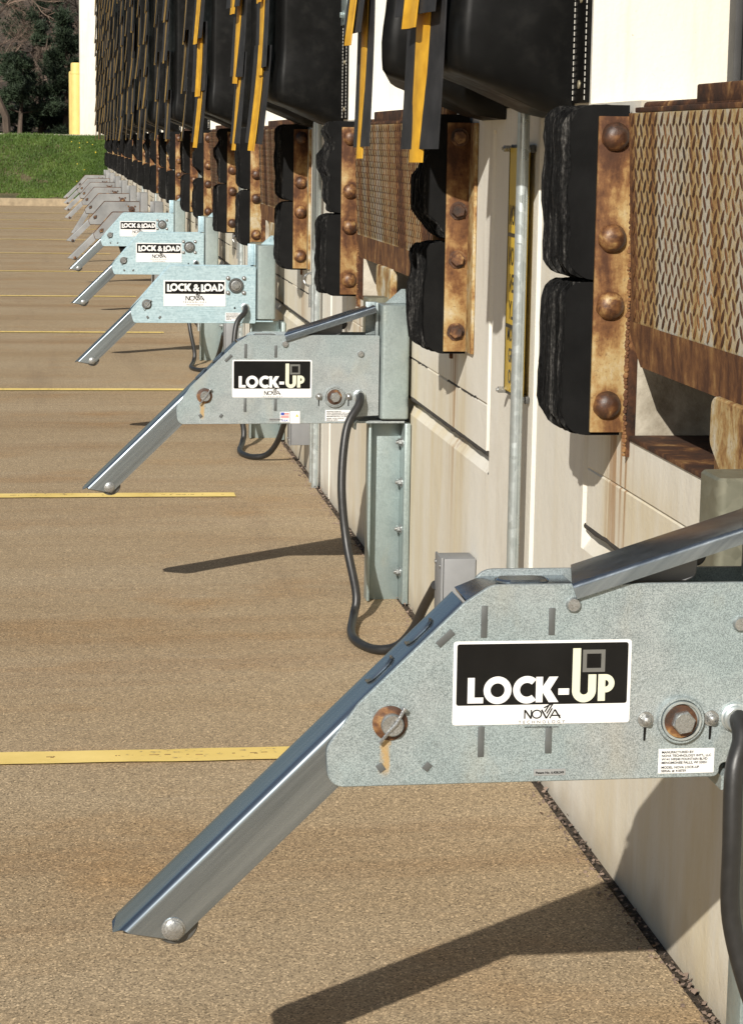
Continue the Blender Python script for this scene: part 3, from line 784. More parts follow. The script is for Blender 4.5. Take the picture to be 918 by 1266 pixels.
        for x, z in ((.645, .773), (.8655, .745)):
            mb = MB(); mb.lathe([(.0095, 0), (.0095, .004), (.008, .0065), (.003, .0068)], (x, YF, z), (0, -1, 0), 20); mb.obj('rivet', 'zinc_bolt', root)
        lockup_sign(root, YF)
        mb = MB(); mb.prism(rect(.764, .8385, .5475, .5805, .001), YF - .0010, YF - .0002); tg = mb.obj('data_sticker', 'sticker_white', root)
        mb = MB(); yy = YF - .0016
        for i, (t_, g_) in enumerate((('MANUFACTURED BY:', 0), ("NOVA TECHNOLOGY INT'L, LLC", 0), ('W141 N9240 FOUNTAIN BLVD', 0), ('MENOMONEE FALLS, WI 53051', 0), ('MODEL: NOVA LOCK-UP', .0015), ('SERIAL #: 418759', .0015))):
            add_text(mb, t_, .768, .5745 - i * .0047 - g_, yy, .0045, .0001)
        mb.obj('lettering', 'print_black', tg)
        mb = MB(); mb.prism(rect(.600, .6415, .5485, .557), YF - .0010, YF - .0002); tg = mb.obj('patent_sticker', 'sticker_grey', root)
        mb = MB(); add_text(mb, 'Patent No. 6,428,249', .6208, .551, YF - .0016, .0043, .0001, 'CENTER'); mb.obj('lettering', 'print_black', tg)
    else:
        bx_, bz = .790, .706
        mb = MB(); mb.lathe([(.034, 0), (.034, .007), (.030, .012), (.026, .012), (.026, .006)], (bx_, YF, bz), (0, -1, 0), 28); br = mb.obj('bearing_ring', 'dark_steel' if kind == 'load' else 'rust_bolt', root)
        mb = MB(); mb.lathe([(.024, 0), (.0235, .014), (.018, .015), (.018, .012)], (bx_, YF - .001, bz), (0, -1, 0), 24); mb.obj('inner_ring', boltm, br)
        mb = MB(); mb.prism(hexa(bx_, bz, .0145, .2), YF - .026, YF - .012, 'Y', .0015); mb.obj('hex_bolt', boltm, br)
        for sx in (-1, 1):
            for sz in (-1, 1):
                mb = MB(); bolt(mb, bx_ + sx * .036, YF, bz + sz * .033, .0062, .007); mb.obj('bolt', boltm, root)
        if kind == 'load':
            lockload_sign(root, YF)
            mb = MB(); mb.prism(rect(.742, .815, .5445, .583), YF - .0010, YF - .0002); tg = mb.obj('data_sticker', 'sticker_white', root)
            mb = MB()
            for i, t_ in enumerate(('MANUFACTURED BY:', "NOVA TECHNOLOGY INT'L, LLC", 'MENOMONEE FALLS, WI 53051', 'MODEL: LOCK & LOAD', 'SERIAL #:')):
                add_text(mb, t_, .746, .576 - i * .0062, YF - .0018, .0058, .0001)
            mb.obj('lettering', 'print_black', tg)
            for x, a in ((.392, -35), (.447, 40)):
                M = Matrix.Translation((x, YF, .560)) @ Matrix.Rotation(R(a), 4, 'Y')
                b2 = MB(); b2.box(-.005, .005, -.0016, .001, -.007, .007, .0006, M); b2.obj('weld_slot', 'slot_steel', root)
            mb = MB(); mb.lathe([(.0045, 0), (.0045, .001)], (.785, YF, .604), (0, -1, 0), 12); mb.obj('hole', 'print_black', root)
    # mount: front tube, rear tube, bridging plates
    XT = .925 if kind == 'up' else .886
    XE = XT + .084
    tb = rounded([(XT, 2.764), (XE, 2.764), (XE, 2.862), (XT, 2.862)], .012, 4)
    mb = MB(); mb.prism(tb, .553, .888, 'Z', .003); tu = mb.obj('mount_tube', post, root)
    mb = MB(); mb.prism(rounded([(XT, 3.09), (XE, 3.09), (XE, 3.19), (XT, 3.19)], .014, 4), .553, .886, 'Z', .004); mb.obj('mount_tube', 'shaded_zinc' if kind != 'old' else post, root)
    for zc in (.60, .80): mb = MB(); mb.box(XE - .03, XE + .006, 2.8625, 3.0895, zc, zc + .06, .004); mb.obj('cross_bar', post, root)
    mb = MB(); mb.box(XT - .038, XT - .004, 2.835, 2.845, .795, .892, .002); mb.box(XT - .012, XT - .004, 2.80, 2.845, .795, .892, .002)
    mb.obj('guide_angle', main, root)
    if kind != 'old':
        mb = MB(); mb.prism([(XT + .02, .889), (XE - .004, .889), (XE - .006, .93), (XE - .018, .93)], 2.83, 2.836); mb.obj('gusset', main, root)
        # sloping cover channel over the hook slot
        a0 = Vector((.642 if kind == 'up' else .70, 0, .800)); a1 = Vector((.905, 0, .885)); dv = (a1 - a0).normalized(); nv = Vector((-dv.z, 0, dv.x))
        if kind == 'up':
            mb = MB(); ys_ = rounded([(2.762, -.020), (2.762, 0), (2.868, 0), (2.868, -.020)], [0, .006, .006, 0], 4) + [(2.864, -.020), (2.864, -.004), (2.766, -.004), (2.766, -.020)]
            n2 = len(ys_); ra = []; rb = []
            for yv, hv in ys_:
                p = a0 + nv * hv; q = a1 + nv * hv
                ra.append(mb.bm.verts.new((p.x + (.020 if yv > 2.8 else 0), yv, p.z + (.007 if yv > 2.8 else 0)))); rb.append(mb.bm.verts.new((q.x, yv, q.z)))
            fs = [mb.bm.faces.new((ra[(i + 1) % n2], ra[i], rb[i], rb[(i + 1) % n2])) for i in range(n2)] + [mb.bm.faces.new(ra), mb.bm.faces.new(list(reversed(rb)))]
            bmesh.ops.recalc_face_normals(mb.bm, faces=fs); mb.obj('hook_cover', 'galvanised_arm', root, 30)
            mb = MB(); mb.prism(rounded([(.69, .795), (.80, .795), (.815, .802), (.815, .835), (.79, .838)], [.0, .004, .01, .012, .004], 4), 2.80, 2.812, 'Y', .002); hk = mb.obj('hook', 'box_grey', root)
            mb = MB(); mb.lathe([(.016, 0), (.016, .02), (.013, .023)], (.815, 2.835, .828), (0, -1, 0), 20); mb.obj('hook_pin', 'cable_black', hk)
    mb = MB()
    xs_ = XT - .073
    mb.prism([(xs_, .541), (XE - .01, .541), (XE - .01, .547), (xs_ + .005, .547)] , 2.775, 2.97)
    mb.prism([(xs_ - .001, .541), (xs_ + .006, .543), (xs_ + .004, .522), (xs_ - .001, .522)], 2.775, 2.90)
    mb.obj('lower_bracket', main, root)
    # post down to the ground: outer flange, web, wall plate with anchors
    mb = MB(); mb.box(XT - .027, XT - .019, 2.800, 2.862, .004, .5405, .002); mb.box(XT - .0188, WX - .021, 2.846, 2.858, .0, .5405, .001)
    mb.box(WX - .0208, WX - .003, 2.765, 2.93, .0, .5405, .003); pst = mb.obj('post', post, root)
    for z in (.09, .22, .36, .48):
        mb = MB()
        mb.lathe([(.016, 0), (.016, .003)], (WX - .021, 2.812, z), (-1, 0, 0), 16)
        mb.prism(hexa(2.812, z, .011, .3), WX - .034, WX - .024, 'X', .001); mb.lathe([(.006, 0), (.006, .006)], (WX - .034, 2.812, z), (-1, 0, 0), 10)
        mb.obj('anchor_bolt', boltm, pst)
    # cable gland
    gx = .8635 if kind == 'up' else .832
    if kind != 'old':
        mb = MB(); mb.lathe([(.019, 0), (.019, .004), (.0165, .005), (.0165, .011), (.014, .013)], (gx, YF, .621 if kind == 'up' else .607), (0, -1, 0), 22); mb.obj('cable_gland', 'conduit_steel', root)
    return root

protos = {'up': restraint('up'), 'load': restraint('load'), 'old': restraint('old')}
odd = restraint('old', -14.0)
RL = ['LOCK-UP labelled galvanised restraint arm, the big one nearest the camera',
      'LOCK-UP labelled galvanised restraint arm, the second one back, with a flag sticker',
      'largest and nearest of the LOCK & LOAD labelled blue-grey restraint arms',
      'middle one of the three LOCK & LOAD labelled restraint arms',
      'smallest, farthest of the three LOCK & LOAD labelled restraint arms'] + \
     ['unlabelled pale grey old restraint arm with rust edges, %s grey one from the front' % ORD[i] for i in range(7)]
RL[7] = 'unlabelled pale grey restraint whose arm hangs steeper than the others'
REST = []
for k in range(NB):
    kind = 'up' if k < 2 else ('load' if k < 5 else 'old')
    src = odd if k == 7 else protos[kind]
    first = (kind, k) in (('up', 0), ('load', 2), ('old', 5)) or k == 7
    r = src if first else copy_tree(src)
    REST.append((r, k))
for r, k in REST:
    r.location.y = 2.9 + D * k
    if k >= 5: r.location.z = -.11      # the older units sit lower
    tag(r, RL[k], 'dock restraint', 'vehicle restraints along the dock wall')
# stickers on the second unit, low on the plate
r1 = REST[1][0]
mb = MB(); mb.prism(rect(.632, .660, .5445, .575), 2.7688, 2.7698); st_ = mb.obj('flag_sticker', 'sticker_white', r1)
st_.matrix_parent_inverse = Matrix.Translation((-.95, -2.9, 0))
mb = MB()
for i in range(4): flat(mb, [(.634, .557 + i * .0042), (.658, .557 + i * .0042), (.658, .559 + i * .0042), (.634, .559 + i * .0042)], 2.7682)
mb.obj('stripe', 'print_red', st_)
mb = MB(); flat(mb, [(.634, .5655), (.644, .5655), (.644, .5735), (.634, .5735)], 2.7678); mb.obj('canton', 'print_blue', st_)
mb = MB(); add_text(mb, 'U.S.A.', .646, .5475, 2.7682, .008, .0003, 'CENTER'); mb.obj('lettering', 'print_blue', st_)
mb = MB(); mb.prism(rect(.6615, .690, .5415, .577), 2.7686, 2.7698); s2 = mb.obj('warning_sticker', 'sticker_white', r1)
s2.matrix_parent_inverse = Matrix.Translation((-.95, -2.9, 0))
mb = MB(); flat(mb, [(.677, .561), (.686, .561), (.6815, .569)], 2.768); mb.obj('triangle_mark', 'sign_yellow', s2)
# black box slung under the fifth unit
mb = MB(); mb.prism(rounded([(.475, .470), (.565, .470), (.585, .5335), (.455, .5335)], .006), 2.80, 2.87, 'Y', .003)
o = mb.obj('stop_block', 'rubber_face', REST[4][0]); o.matrix_parent_inverse = Matrix.Translation((-.95, -2.9, 0))

# ------------------------------------------------------------------ dock bumpers
def rubber_stack(seed, z0, z1, chew):
    rr = random.Random(seed); mb = MB(); n = 20; y = 4.0215; W = .186
    x0, x1 = .897, 1.012
    for i in range(n):
        t = W / n; off = rr.gauss(0, .0060) - (.006 if rr.random() < .15 else 0); dz0 = abs(rr.gauss(0, .003)); dz1 = abs(rr.gauss(0, .003))
        r0 = .045 + rr.uniform(-.012, .012)
        pts = rounded([(x1, z0 + dz0), (x0 + off, z0 + dz0), (x0 + off, z1 - dz1), (x1, z1 - dz1)], [0, r0, r0 * .8, 0], 5)
        dense = []
        for a, b in zip(pts, pts[1:] + pts[:1]):
            d = math.hypot(b[0] - a[0], b[1] - a[1]); k = max(1, int(d / .022))
            for j in range(k): dense.append((a[0] + (b[0] - a[0]) * j / k, a[1] + (b[1] - a[1]) * j / k))
        o = []
        for (px_, pz) in dense:
            if px_ < x1 - .004:
                q = mnoise.noise(Vector((seed * 7.1 + y * 2, px_ * 9, pz * 13))); q2 = mnoise.noise(Vector((seed * 3.3 + i * .9, px_ * 40, pz * 45)))
                px_ += chew * max(0, q + .15) * .09 + q2 * .0050 + chew * abs(q2) * .014; pz += q2 * .004
            o.append((px_, pz))
        mb.prism(o, y + .0003, y + t - .0008, 'Y')
        y += t
    # smooth face towards the plate
    return mb.mesh('rubber_stack', 'laminated_rubber', 50)
def end_face(seed, z0, z1, chew):
    rr = random.Random(seed); x0, x1 = .904, 1.012; o = []
    pts = rounded([(x1, z0), (x0, z0), (x0, z1), (x1, z1)], [0, .045, .035, 0], 6); dense = []
    for a, b in zip(pts, pts[1:] + pts[:1]):
        d = math.hypot(b[0] - a[0], b[1] - a[1]); k = max(1, int(d / .018))
        for j in range(k): dense.append((a[0] + (b[0] - a[0]) * j / k, a[1] + (b[1] - a[1]) * j / k))
    for px_, pz in dense:
        if px_ < x1 - .004:
            q = mnoise.noise(Vector((seed * 7.1 + 8.04, px_ * 9, pz * 13))); q2 = mnoise.noise(Vector((seed, px_ * 40, pz * 45)))
            px_ += chew * max(0, q + .15) * .09 + q2 * .003
        o.append((px_, pz))
    mb = MB(); mb.prism(o, 4.0185, 4.0212, 'Y'); return mb.mesh('rubber_face', 'rubber_face', 50)
VAR = []
for v in range(3):
    ch = (.12, .5, .9)[v]
    VAR.append(((rubber_stack(11 + v, 1.112, 1.424, ch), end_face(11 + v, 1.112, 1.424, ch)), (rubber_stack(21 + v, .829, 1.108, ch * .15), end_face(21 + v, .829, 1.108, ch * .15))))
def plate_mesh():
    mb = MB(); mb.box(.955, WX - .001, 4.010, 4.018, .835, 1.404, .0015)
    return mb.mesh('angle_plate', 'rust_plate')
def flange_mesh():
    mb = MB(); mb.box(WX - .009, WX - .001, 3.935, 4.0095, .835, 1.404, .0015); return mb.mesh('wall_flange', 'rust_cream')
def back_mesh():
    mb = MB(); mb.box(.955, WX - .001, 4.209, 4.217, .835, 1.404, .0015); mb.box(WX - .009, WX - .001, 4.2175, 4.275, .835, 1.404, .0015); return mb.mesh('angle_plate', 'rust_plate')
def dome_mesh(big=True):
    mb = MB(); r = .026 if big else .018
    if big: mb.lathe([(r, 0)] + [(r * math.cos(R(a)), r * .8 * math.sin(R(a))) for a in (12, 28, 45, 62, 78)], (0, 0, 0), (0, -1, 0), 26)
    else: mb.lathe([(r * 1.25, 0), (r * 1.25, .003)], (0, 0, 0), (0, -1, 0), 18); mb.prism(hexa(0, 0, r * .95, .3), -.015, -.003, 'Y', .0015)
    for v in mb.bm.verts: v.co += Vector(mnoise.noise_vector(v.co * 70)) * .0016
    return mb.mesh('rivet_head', 'rust_bolt')
PL, FL, BK, DOM, DOMS = plate_mesh(), flange_mesh(), back_mesh(), dome_mesh(), dome_mesh(False)
NEARP = 1.865 - 4.01
def bumper(k, near, idx):
    off = D * k + (NEARP if near else 0)
    root = empty('dock_bumper', (WX - .06, 4.11, .83))
    v = [0, 2, 1, 0, 0, 1, 2, 0][idx % 8] if idx < 8 else (idx * 5) % 3
    if idx == 0: v = 0
    for nm, me in (('angle_plate', PL), ('wall_flange', FL), ('angle_plate', BK)):
        if near or nm != 'wall_flange': link(nm, me, root)
    for s, (st, ef) in zip(('upper', 'lower'), VAR[v]):
        o = link('rubber_stack', st, root); f = bpy.data.objects.new('outer_ply', ef); COL.objects.link(f); f.parent = o
    for z in (1.368, 1.187, 1.066, .885):
        o = link('rivet_head', DOMS if near and k == 1 else DOM, root); o.location = (.985, 4.0105, z)
    root.location.y += off
    nth = ORD[idx] if idx < 13 else None
    lab = ('black laminated rubber dock bumper with rusty domed rivets, nearest the camera' if idx == 0 else
           'chewed black dock bumper with rusty plate under the yellow-striped flap, second from the front' if idx == 1 else
           'black laminated dock bumper with rusty rivet plate, %s one along the wall' % (nth or ('number %d' % (idx + 1))))
    if idx >= 13:
        lab = 'small distant dock bumper with rusty plate, %s from the far end of the row' % ORD[22 - idx]
    tag(root, lab, 'dock bumper', 'laminated dock bumpers along the wall')
idx = 0
for k in range(NB):
    for near in (True, False):
        if k == 0 and near: continue
        bumper(k, near, idx); idx += 1

# ------------------------------------------------------------------ leveler lips
def lip_meshes():
    Y0, Y1, ZT, ZB, X0 = 2.17, 3.905, 1.408, .972, .982
    def face_x(z): return X0 + (ZT - z) * .045
    mb = MB(); out = [(Y0, ZT), (Y1, ZT), (Y1, ZB + .055), (Y1 - .075, ZB), (Y0 + .075, ZB), (Y0, ZB + .055)]
    vs = []
    for t in (0, .016):
        for (y, z) in out: vs.append((face_x(z) + t, y, z))
    n = 6; mb.faces(vs, [tuple(range(n)), tuple(reversed(range(n, 2 * n)))] + [((i + 1) % n, i, n + i, n + (i + 1) % n) for i in range(n)])
    bmesh.ops.recalc_face_normals(mb.bm, faces=mb.bm.faces[:])
    plate = mb.mesh('lip_plate', 'rust_tread_base')
    mb = MB()
    vs = [(face_x(z) - .003, y, z) for (y, z) in [(Y1 - .002, ZB + .075), (Y1 - .0005, ZB + .055), (Y1 - .075, ZB + .0005), (Y0 + .075, ZB + .0005), (Y0 + .0005, ZB + .055), (Y0 + .002, ZB + .075)]]
    mb.faces(vs, [(0, 1, 2, 3, 4, 5)]); skirt = mb.mesh('lip_edge', 'rust_lip_base_brown')
    mb = MB(); rr = random.Random(5); rowp = .0186; colp = .0385; z = ZT - .012; i = 0
    while z > ZB + .082:
        y = Y0 + .01 + (colp / 2 if i % 2 else 0)
        while y < Y1 - .012:
            a = R(58) if i % 2 else R(-58); L = .0145; W = .0036
            ca, sa = math.cos(a), math.sin(a)
            q = [(-L, 0), (-L * .4, W), (L * .4, W), (L, 0), (L * .4, -W), (-L * .4, -W)]
            bx = face_x(z) - .0002
            base = [(bx - .0008, y + u * ca - v * sa, z + u * sa + v * ca) for u, v in q]
            top = [(bx - .0024, y + u * .8 * ca - v * .6 * sa, z + u * .8 * sa + v * .6 * ca) for u, v in q]
            mb.faces(base + top, [(6, 7, 8, 9, 10, 11)] + [(j, (j + 1) % 6, 6 + (j + 1) % 6, 6 + j) for j in range(6)])
            y += colp
        z -= rowp; i += 1
    bmesh.ops.recalc_face_normals(mb.bm, faces=mb.bm.faces[:])
    tread = mb.mesh('tread_bars', 'rust_bar', 60)
    mb = MB(); mb.box(WX - .03, WX + .02, Y0 + .01, Y1 - .01, ZT + .001, ZT + .010, .002); mb.tube([(WX - .012, Y0 + .03, ZT + .012), (WX - .012, Y1 - .03, ZT + .012)], .008, 10)
    hinge = mb.mesh('hinge', 'rust_dark')
    mb = MB(); mb.box(WX - .02, WX + .75, Y0 - .01, Y1 - .36, ZT + .012, ZT + .042, .003); mb.box(WX + .022, WX + .75, Y1 - .358, Y1 + .01, ZT + .002, ZT + .02, .003)
    deck = mb.mesh('deck_plate', 'rust_dark')
    mb = MB(); mb.box(WX - .008, WX + .006, 3.17, 3.41, PITZ + .012, PITZ + .15, .003)
    keeper = mb.mesh('lip_keeper', 'rust_lip_base_brown')
    mb = MB(); mb.prism(rounded([(3.05, PITZ + .03), (3.29, PITZ + .03), (3.365, PITZ + .075), (3.365, PITZ + .15), (3.05, PITZ + .15)], [.0, .01, .02, .02, 0], 4), WX - .030, WX - .0085, 'X', .003)
    kp = mb.mesh('keeper_plate', 'rust_cream')
    return plate, skirt, tread, hinge, deck, keeper, kp
LM = lip_meshes()
for k in range(NB):
    root = empty('dock_leveler', (WX, 3.03, .83))
    ob = [link(nm, me, root) for nm, me in zip(('lip_plate', 'lip_edge', 'tread_bars', 'hinge', 'deck_plate', 'lip_keeper', 'keeper_plate'), LM)]
    ob[2]['kind'] = 'stuff'
    root.location.y += D * k
    lab = 'rusty steel dock leveler lip with raised tread, %s' % ('nearest, cut off by the right edge' if k == 0 else ('%s one along the wall from the front' % ORD[k]))
    tag(root, lab, 'dock leveler', 'hanging dock leveler lips')

# ------------------------------------------------------------------ dock seal pads
PTOP = 4.30
def pad_meshes(near):
    def my(y): return 6.245 - y if near else y
    def loop(ins):
        pts = [(WX - .002, 4.50 + ins), (.795 + ins, 4.50 + ins), (.742 + ins, 4.80 - ins), (WX - .002, 4.80 - ins)]
        p = rounded(pts, [0, .022, .03, 0], 4); dense = []
        for a, b in zip(p, p[1:] + p[:1]):
            d = math.hypot(b[0] - a[0], b[1] - a[1]); k = max(1, int(d / .03))
            for j in range(k): dense.append((a[0] + (b[0] - a[0]) * j / k, a[1] + (b[1] - a[1]) * j / k))
        return dense
    # the same number of points for every inset: built from the first loop
    L0 = loop(0); cxm, cym = .89, 4.65
    mb = MB(); rings = []
    levels = [(-.022, .70), (-.014, .86), (-.004, .95), (.012, 1.0)] + [(.05 + i * .05, 1.0) for i in range(57)] + [(PTOP - 1.43 - .02, 1.0), (PTOP - 1.43, .9)]
    for li, (h, s) in enumerate(levels):
        ring = []
        for (x, y) in L0:
            xx = cxm + (x - cxm) * s if x < WX - .01 else x
            yy = cym + (y - cym) * (s if x < WX - .01 else 1)
            t = (WX - x) / .26
            zz = 1.43 + h + max(0, .075 * t * max(0, 1 - h / .25))
            w_ = mnoise.noise(Vector((xx * 3, yy * 3 + (9 if near else 0), zz * 2.2))) * (.010 + .016 * max(0, 1 - h / .35)) * (1 if x < WX - .02 else 0) + (mnoise.noise(Vector((xx * 9, yy * 9, zz * 5))) * .006 * max(0, 1 - h / .5) if x < WX - .02 else 0) + (.010 * math.exp(-((h - .10) / .09) ** 2) if x < WX - .05 else 0)
            dirx, diry = (x - cxm), (y - cym); l = math.hypot(dirx, diry) or 1
            ring.append(mb.bm.verts.new((xx + dirx / l * w_, my(yy + diry / l * w_), zz)))
        rings.append(ring)
    n = len(L0)
    for r0, r1 in zip(rings, rings[1:]):
        for i in range(n): mb.bm.faces.new((r0[i], r0[(i + 1) % n], r1[(i + 1) % n], r1[i]))
    mb.bm.faces.new(rings[0]); mb.bm.faces.new(rings[-1])
    bmesh.ops.recalc_face_normals(mb.bm, faces=mb.bm.faces[:])
    body = mb.mesh('pad_cover', 'black_vinyl', 55)
    mb = MB()
    a, b = sorted((my(4.37), my(4.502))); mb.box(WX - .007, WX - .0005, a, b, 1.434, PTOP, .001)
    a, b = sorted((my(4.798), my(4.86))); mb.box(WX - .007, WX - .0005, a, b, 1.434, PTOP, .001)
    fl = mb.mesh('flange', 'black_vinyl')
    mb = MB(); z = 1.47
    while z < PTOP - .05:
        mb.lathe([(.0085, 0), (.0085, .002), (.003, .003)], (WX - .007, my(4.435), z), (-1, 0, 0), 12); z += .165
    rv = mb.mesh('rivets', 'rivet_brass')
    mb = MB(); z = 1.44
    while z < PTOP - .02:
        for y in (4.385, 4.488, 4.812, 4.85): mb.box(WX - .0085, WX - .0072, my(y) - .0010, my(y) + .0010, z, z + .0075)
        z += .0115
    stc = mb.mesh('stitching', 'thread_white')
    return body, fl, rv, stc
PADM = {False: pad_meshes(False), True: pad_meshes(True)}
def flap_mesh(seed, w_, h, lift, name, mat, curl):
    rr = random.Random(seed); mb = MB(); nu, nv = 6, 8; V = []
    ph = rr.uniform(0, 6)
    for side in (0, 1):
        for j in range(nv + 1):
            t = j / nv
            for i in range(nu + 1):
                u = i / nu - .5
                bow = curl * (u * 2) ** 2 * t * .5 + .004 * math.sin(ph + u * 5) * t
                V.append((-(lift * t ** 1.4) + bow + side * .003, u * w_ * (1 + .02 * t), -h * t))
    n1 = (nu + 1) * (nv + 1); F_ = []
    for j in range(nv):
        for i in range(nu):
            a = j * (nu + 1) + i; F_.append((a, a + nu + 1, a + nu + 2, a + 1)); F_.append((n1 + a, n1 + a + 1, n1 + a + nu + 2, n1 + a + nu + 1))
    border = [i for i in range(nu + 1)] + [j * (nu + 1) + nu for j in range(1, nv + 1)] + [nv * (nu + 1) + i for i in range(nu - 1, -1, -1)] + [j * (nu + 1) for j in range(nv - 1, 0, -1)]
    for p, q in zip(border, border[1:] + border[:1]): F_.append((p, q, n1 + q, n1 + p))
    mb.faces(V, F_); bmesh.ops.recalc_face_normals(mb.bm, faces=mb.bm.faces[:])
    return mb.mesh(name, mat, 45)
FLAPS = []; FLAPS_OLD = []
for s in range(4):
    lift = (.014, .022, .017, .027)[s]; cu = (.0, .008, -.005, .009)[s]
    FLAPS_OLD.append((flap_mesh(s, .20, .335, lift * 1.1, 'flap', 'flap_fabric', cu), flap_mesh(s, .05, .350, lift * 1.15, 'yellow_stripe', 'faded_yellow', cu * .13)))
    FLAPS.append((flap_mesh(s, .235, .355, lift, 'flap', 'flap_fabric', cu), flap_mesh(s, .085, .382, lift * 1.06, 'yellow_stripe', 'yellow_fabric', cu * .13)))
def bracket_mesh():
    mb = MB(); mb.box(WX - .014, WX - .0072, 4.34, 4.505, 1.765, 1.95, .002)
    for z in (1.80, 1.91): 
        mb.lathe([(.016, 0), (.016, .003)], (WX - .014, 4.43, z), (-1, 0, 0), 16); mb.prism(hexa(4.43, z, .011), WX - .027, WX - .017, 'X', .001)
    return mb.mesh('bracket', 'galvanised_post')
BRK = bracket_mesh()
def pad(k, near, idx):
    rr = random.Random(200 + idx)
    root = empty('dock_seal_pad', (WX - .1, 1.595 if near else 4.65, 1.43)); y0 = root.location.y
    ob = [link(nm, me, root) for nm, me in zip(('pad_cover', 'flange', 'rivets', 'stitching'), PADM[near])]
    ob[2].parent = ob[1]; ob[2].matrix_parent_inverse = Matrix.Identity(4); ob[3].parent = ob[1]; ob[3].matrix_parent_inverse = Matrix.Identity(4)
    ob[2]['kind'] = 'stuff'; ob[3]['kind'] = 'stuff'
    if not near and k > 0: link('bracket', BRK, root)
    # flaps hang like shingles down the face
    if near: A, yaw = Vector((.722, 1.595, 0)), R(5)
    else: A, yaw = Vector((.752, 4.655, 0)), R(10.4)
    i = 0; z = 1.695
    while z < PTOP + .02:
        fm, ym = (FLAPS if k < 3 else FLAPS_OLD)[rr.randrange(4)] if idx else FLAPS[(0, 1, 2, 3)[i % 4]]
        f = link('flap', fm, root)
        f.location = (A.x - .012 + rr.gauss(0, .004), A.y + rr.gauss(0, .006), z + rr.gauss(0, .006))
        f.rotation_euler = (rr.gauss(0, R(1.0)), rr.gauss(0, R(.8)), yaw * (1 if k < 3 else .6) + rr.gauss(0, R(2.5 if idx else 1.2)))
        s = bpy.data.objects.new('yellow_stripe', ym); COL.objects.link(s); s.parent = f; s.location = (-.0035, rr.gauss(0, .006), 0)
        z += .268; i += 1
    root.location.y = y0 + D * k
    if idx < 13: lab = 'black vinyl dock seal pad with yellow-striped flaps, %s%s' % (ORD[idx], ' from the front, nearest the camera' if idx == 0 else ' one along the wall')
    else: lab = 'narrow distant black seal pad with yellow stripes, %s from the far end' % ORD[22 - idx]
    tag(root, lab, 'dock seal', 'dock seal pads along the wall')
idx = 0
for k in range(NB):
    for near in (True, False):
        if k == 0 and near: continue
        pad(k, near, idx); idx += 1

# ------------------------------------------------------------------ conduits, boxes, cables, signs on the wall
def strap(mb, x, y, z):
    mb.box(x - .018, x + .030, y - .006, y + .006, z - .008, z + .008, .002)
ci = 0
CL = ['steel conduit in front of the yellow caution sign', 'bright steel conduit beside the hanging ring, behind the second restraint',
      'thinner conduit just behind the bright one near the second lip']
for k in range(7):
    for j, (dy, r) in enumerate(((4.835, .0135),) if k == 0 else ((5.075, .0135), (5.22, .010))):
        x = .986 if k == 0 else WX - .012 - r; y = dy + D * k
        mb = MB(); mb.tube([(x, y, 0.0), (x, y, .7), (x, y, .705), (x, y, 4.4)], r, 16); 
        root = mb.obj('conduit', 'conduit_steel')
        for z in ((.20, 1.52, 2.6) if k == 0 else (.45, 1.25, 2.4)):
            mb = MB(); mb.box(x + r * .3, WX - .0015, y - .016, y + .016, z - .009, z + .009, .002)
            strap_ = mb.obj('strap', 'zinc_bolt'); strap_.parent = root
        mb = MB(); mb.lathe([(r + .001, 0), (r + .0025, .002), (r + .0025, .03), (r + .001, .032)], (x, y, .33), (0, 0, 1), 18); cp = mb.obj('coupling', 'conduit_steel'); cp.parent = root
        lab = CL[ci] if ci < 3 else '%s steel conduit on the pier behind restraint %s' % (('thicker', 'thinner')[j], ORD[k])
        tag(root, lab, 'conduit', 'vertical conduits on the piers'); ci += 1

# yellow caution sign with mirrored wording
sgn = empty('caution_sign', (WX, 5.0, .80))
mb = MB(); mb.box(WX - .0165, WX - .012, 4.865, 5.07, .800, 1.345, .001); pl = mb.obj('sign_plate', 'sign_yellow', sgn)
def add_wall_text(mb, body, y, z, size, mirror, off=.0016, xs=1.0):
    me = text_mesh(body, size, off, 'CENTER')
    s = 1 if mirror else -1      # seen from the yard, +Y runs to the left
    base = [mb.bm.verts.new((WX - .0174, y + v.co.x * s * xs * .78, z + v.co.y)) for v in me.vertices]
    for p in me.polygons:
        try: mb.bm.faces.new([base[i] for i in p.vertices])
        except ValueError: pass
    bpy.data.meshes.remove(me)
mb = MB(); YC = 4.967
add_wall_text(mb, 'CAUTION', YC, 1.175, .062, True, .0007, .80)
mb.obj('lettering', 'print_black', pl); mb = MB()
add_wall_text(mb, 'MOVE ON', YC, 1.085, .058, True, .0007, .78); add_wall_text(mb, 'GREEN', YC, 1.025, .058, True, .0007, .95); add_wall_text(mb, 'ONLY', YC, .965, .058, True, .0007, 1.1)
mb.obj('lettering', 'print_black', pl); mb = MB()
add_wall_text(mb, 'MOVE ON', YC, .915, .045, False, .0005, .95); add_wall_text(mb, 'GREEN', YC, .868, .045, False, .0005, 1.1); add_wall_text(mb, 'ONLY', YC, .820, .045, False, .0005, 1.2)
mb.obj('lettering', 'print_black', pl)
mb = MB()
for z in (1.152, .948): mb.box(WX - .0176, WX - .0166, 4.870, 5.065, z - .004, z + .004)
for z0, z1 in ((.804, 1.341),):
    mb.box(WX - .0174, WX - .0166, 4.866, 4.871, z0, z1); mb.box(WX - .0174, WX - .0166, 5.064, 5.069, z0, z1)
mb.obj('border', 'print_black', pl)
mb = MB(); mb.box(WX - .012, WX - .0015, 4.855, 5.08, 1.335, 1.352, .002); mb.obj('rail', 'dark_steel', sgn); mb = MB(); mb.box(WX - .012, WX - .0015, 4.855, 5.08, .790, .806, .002); mb.obj('rail', 'dark_steel', sgn)
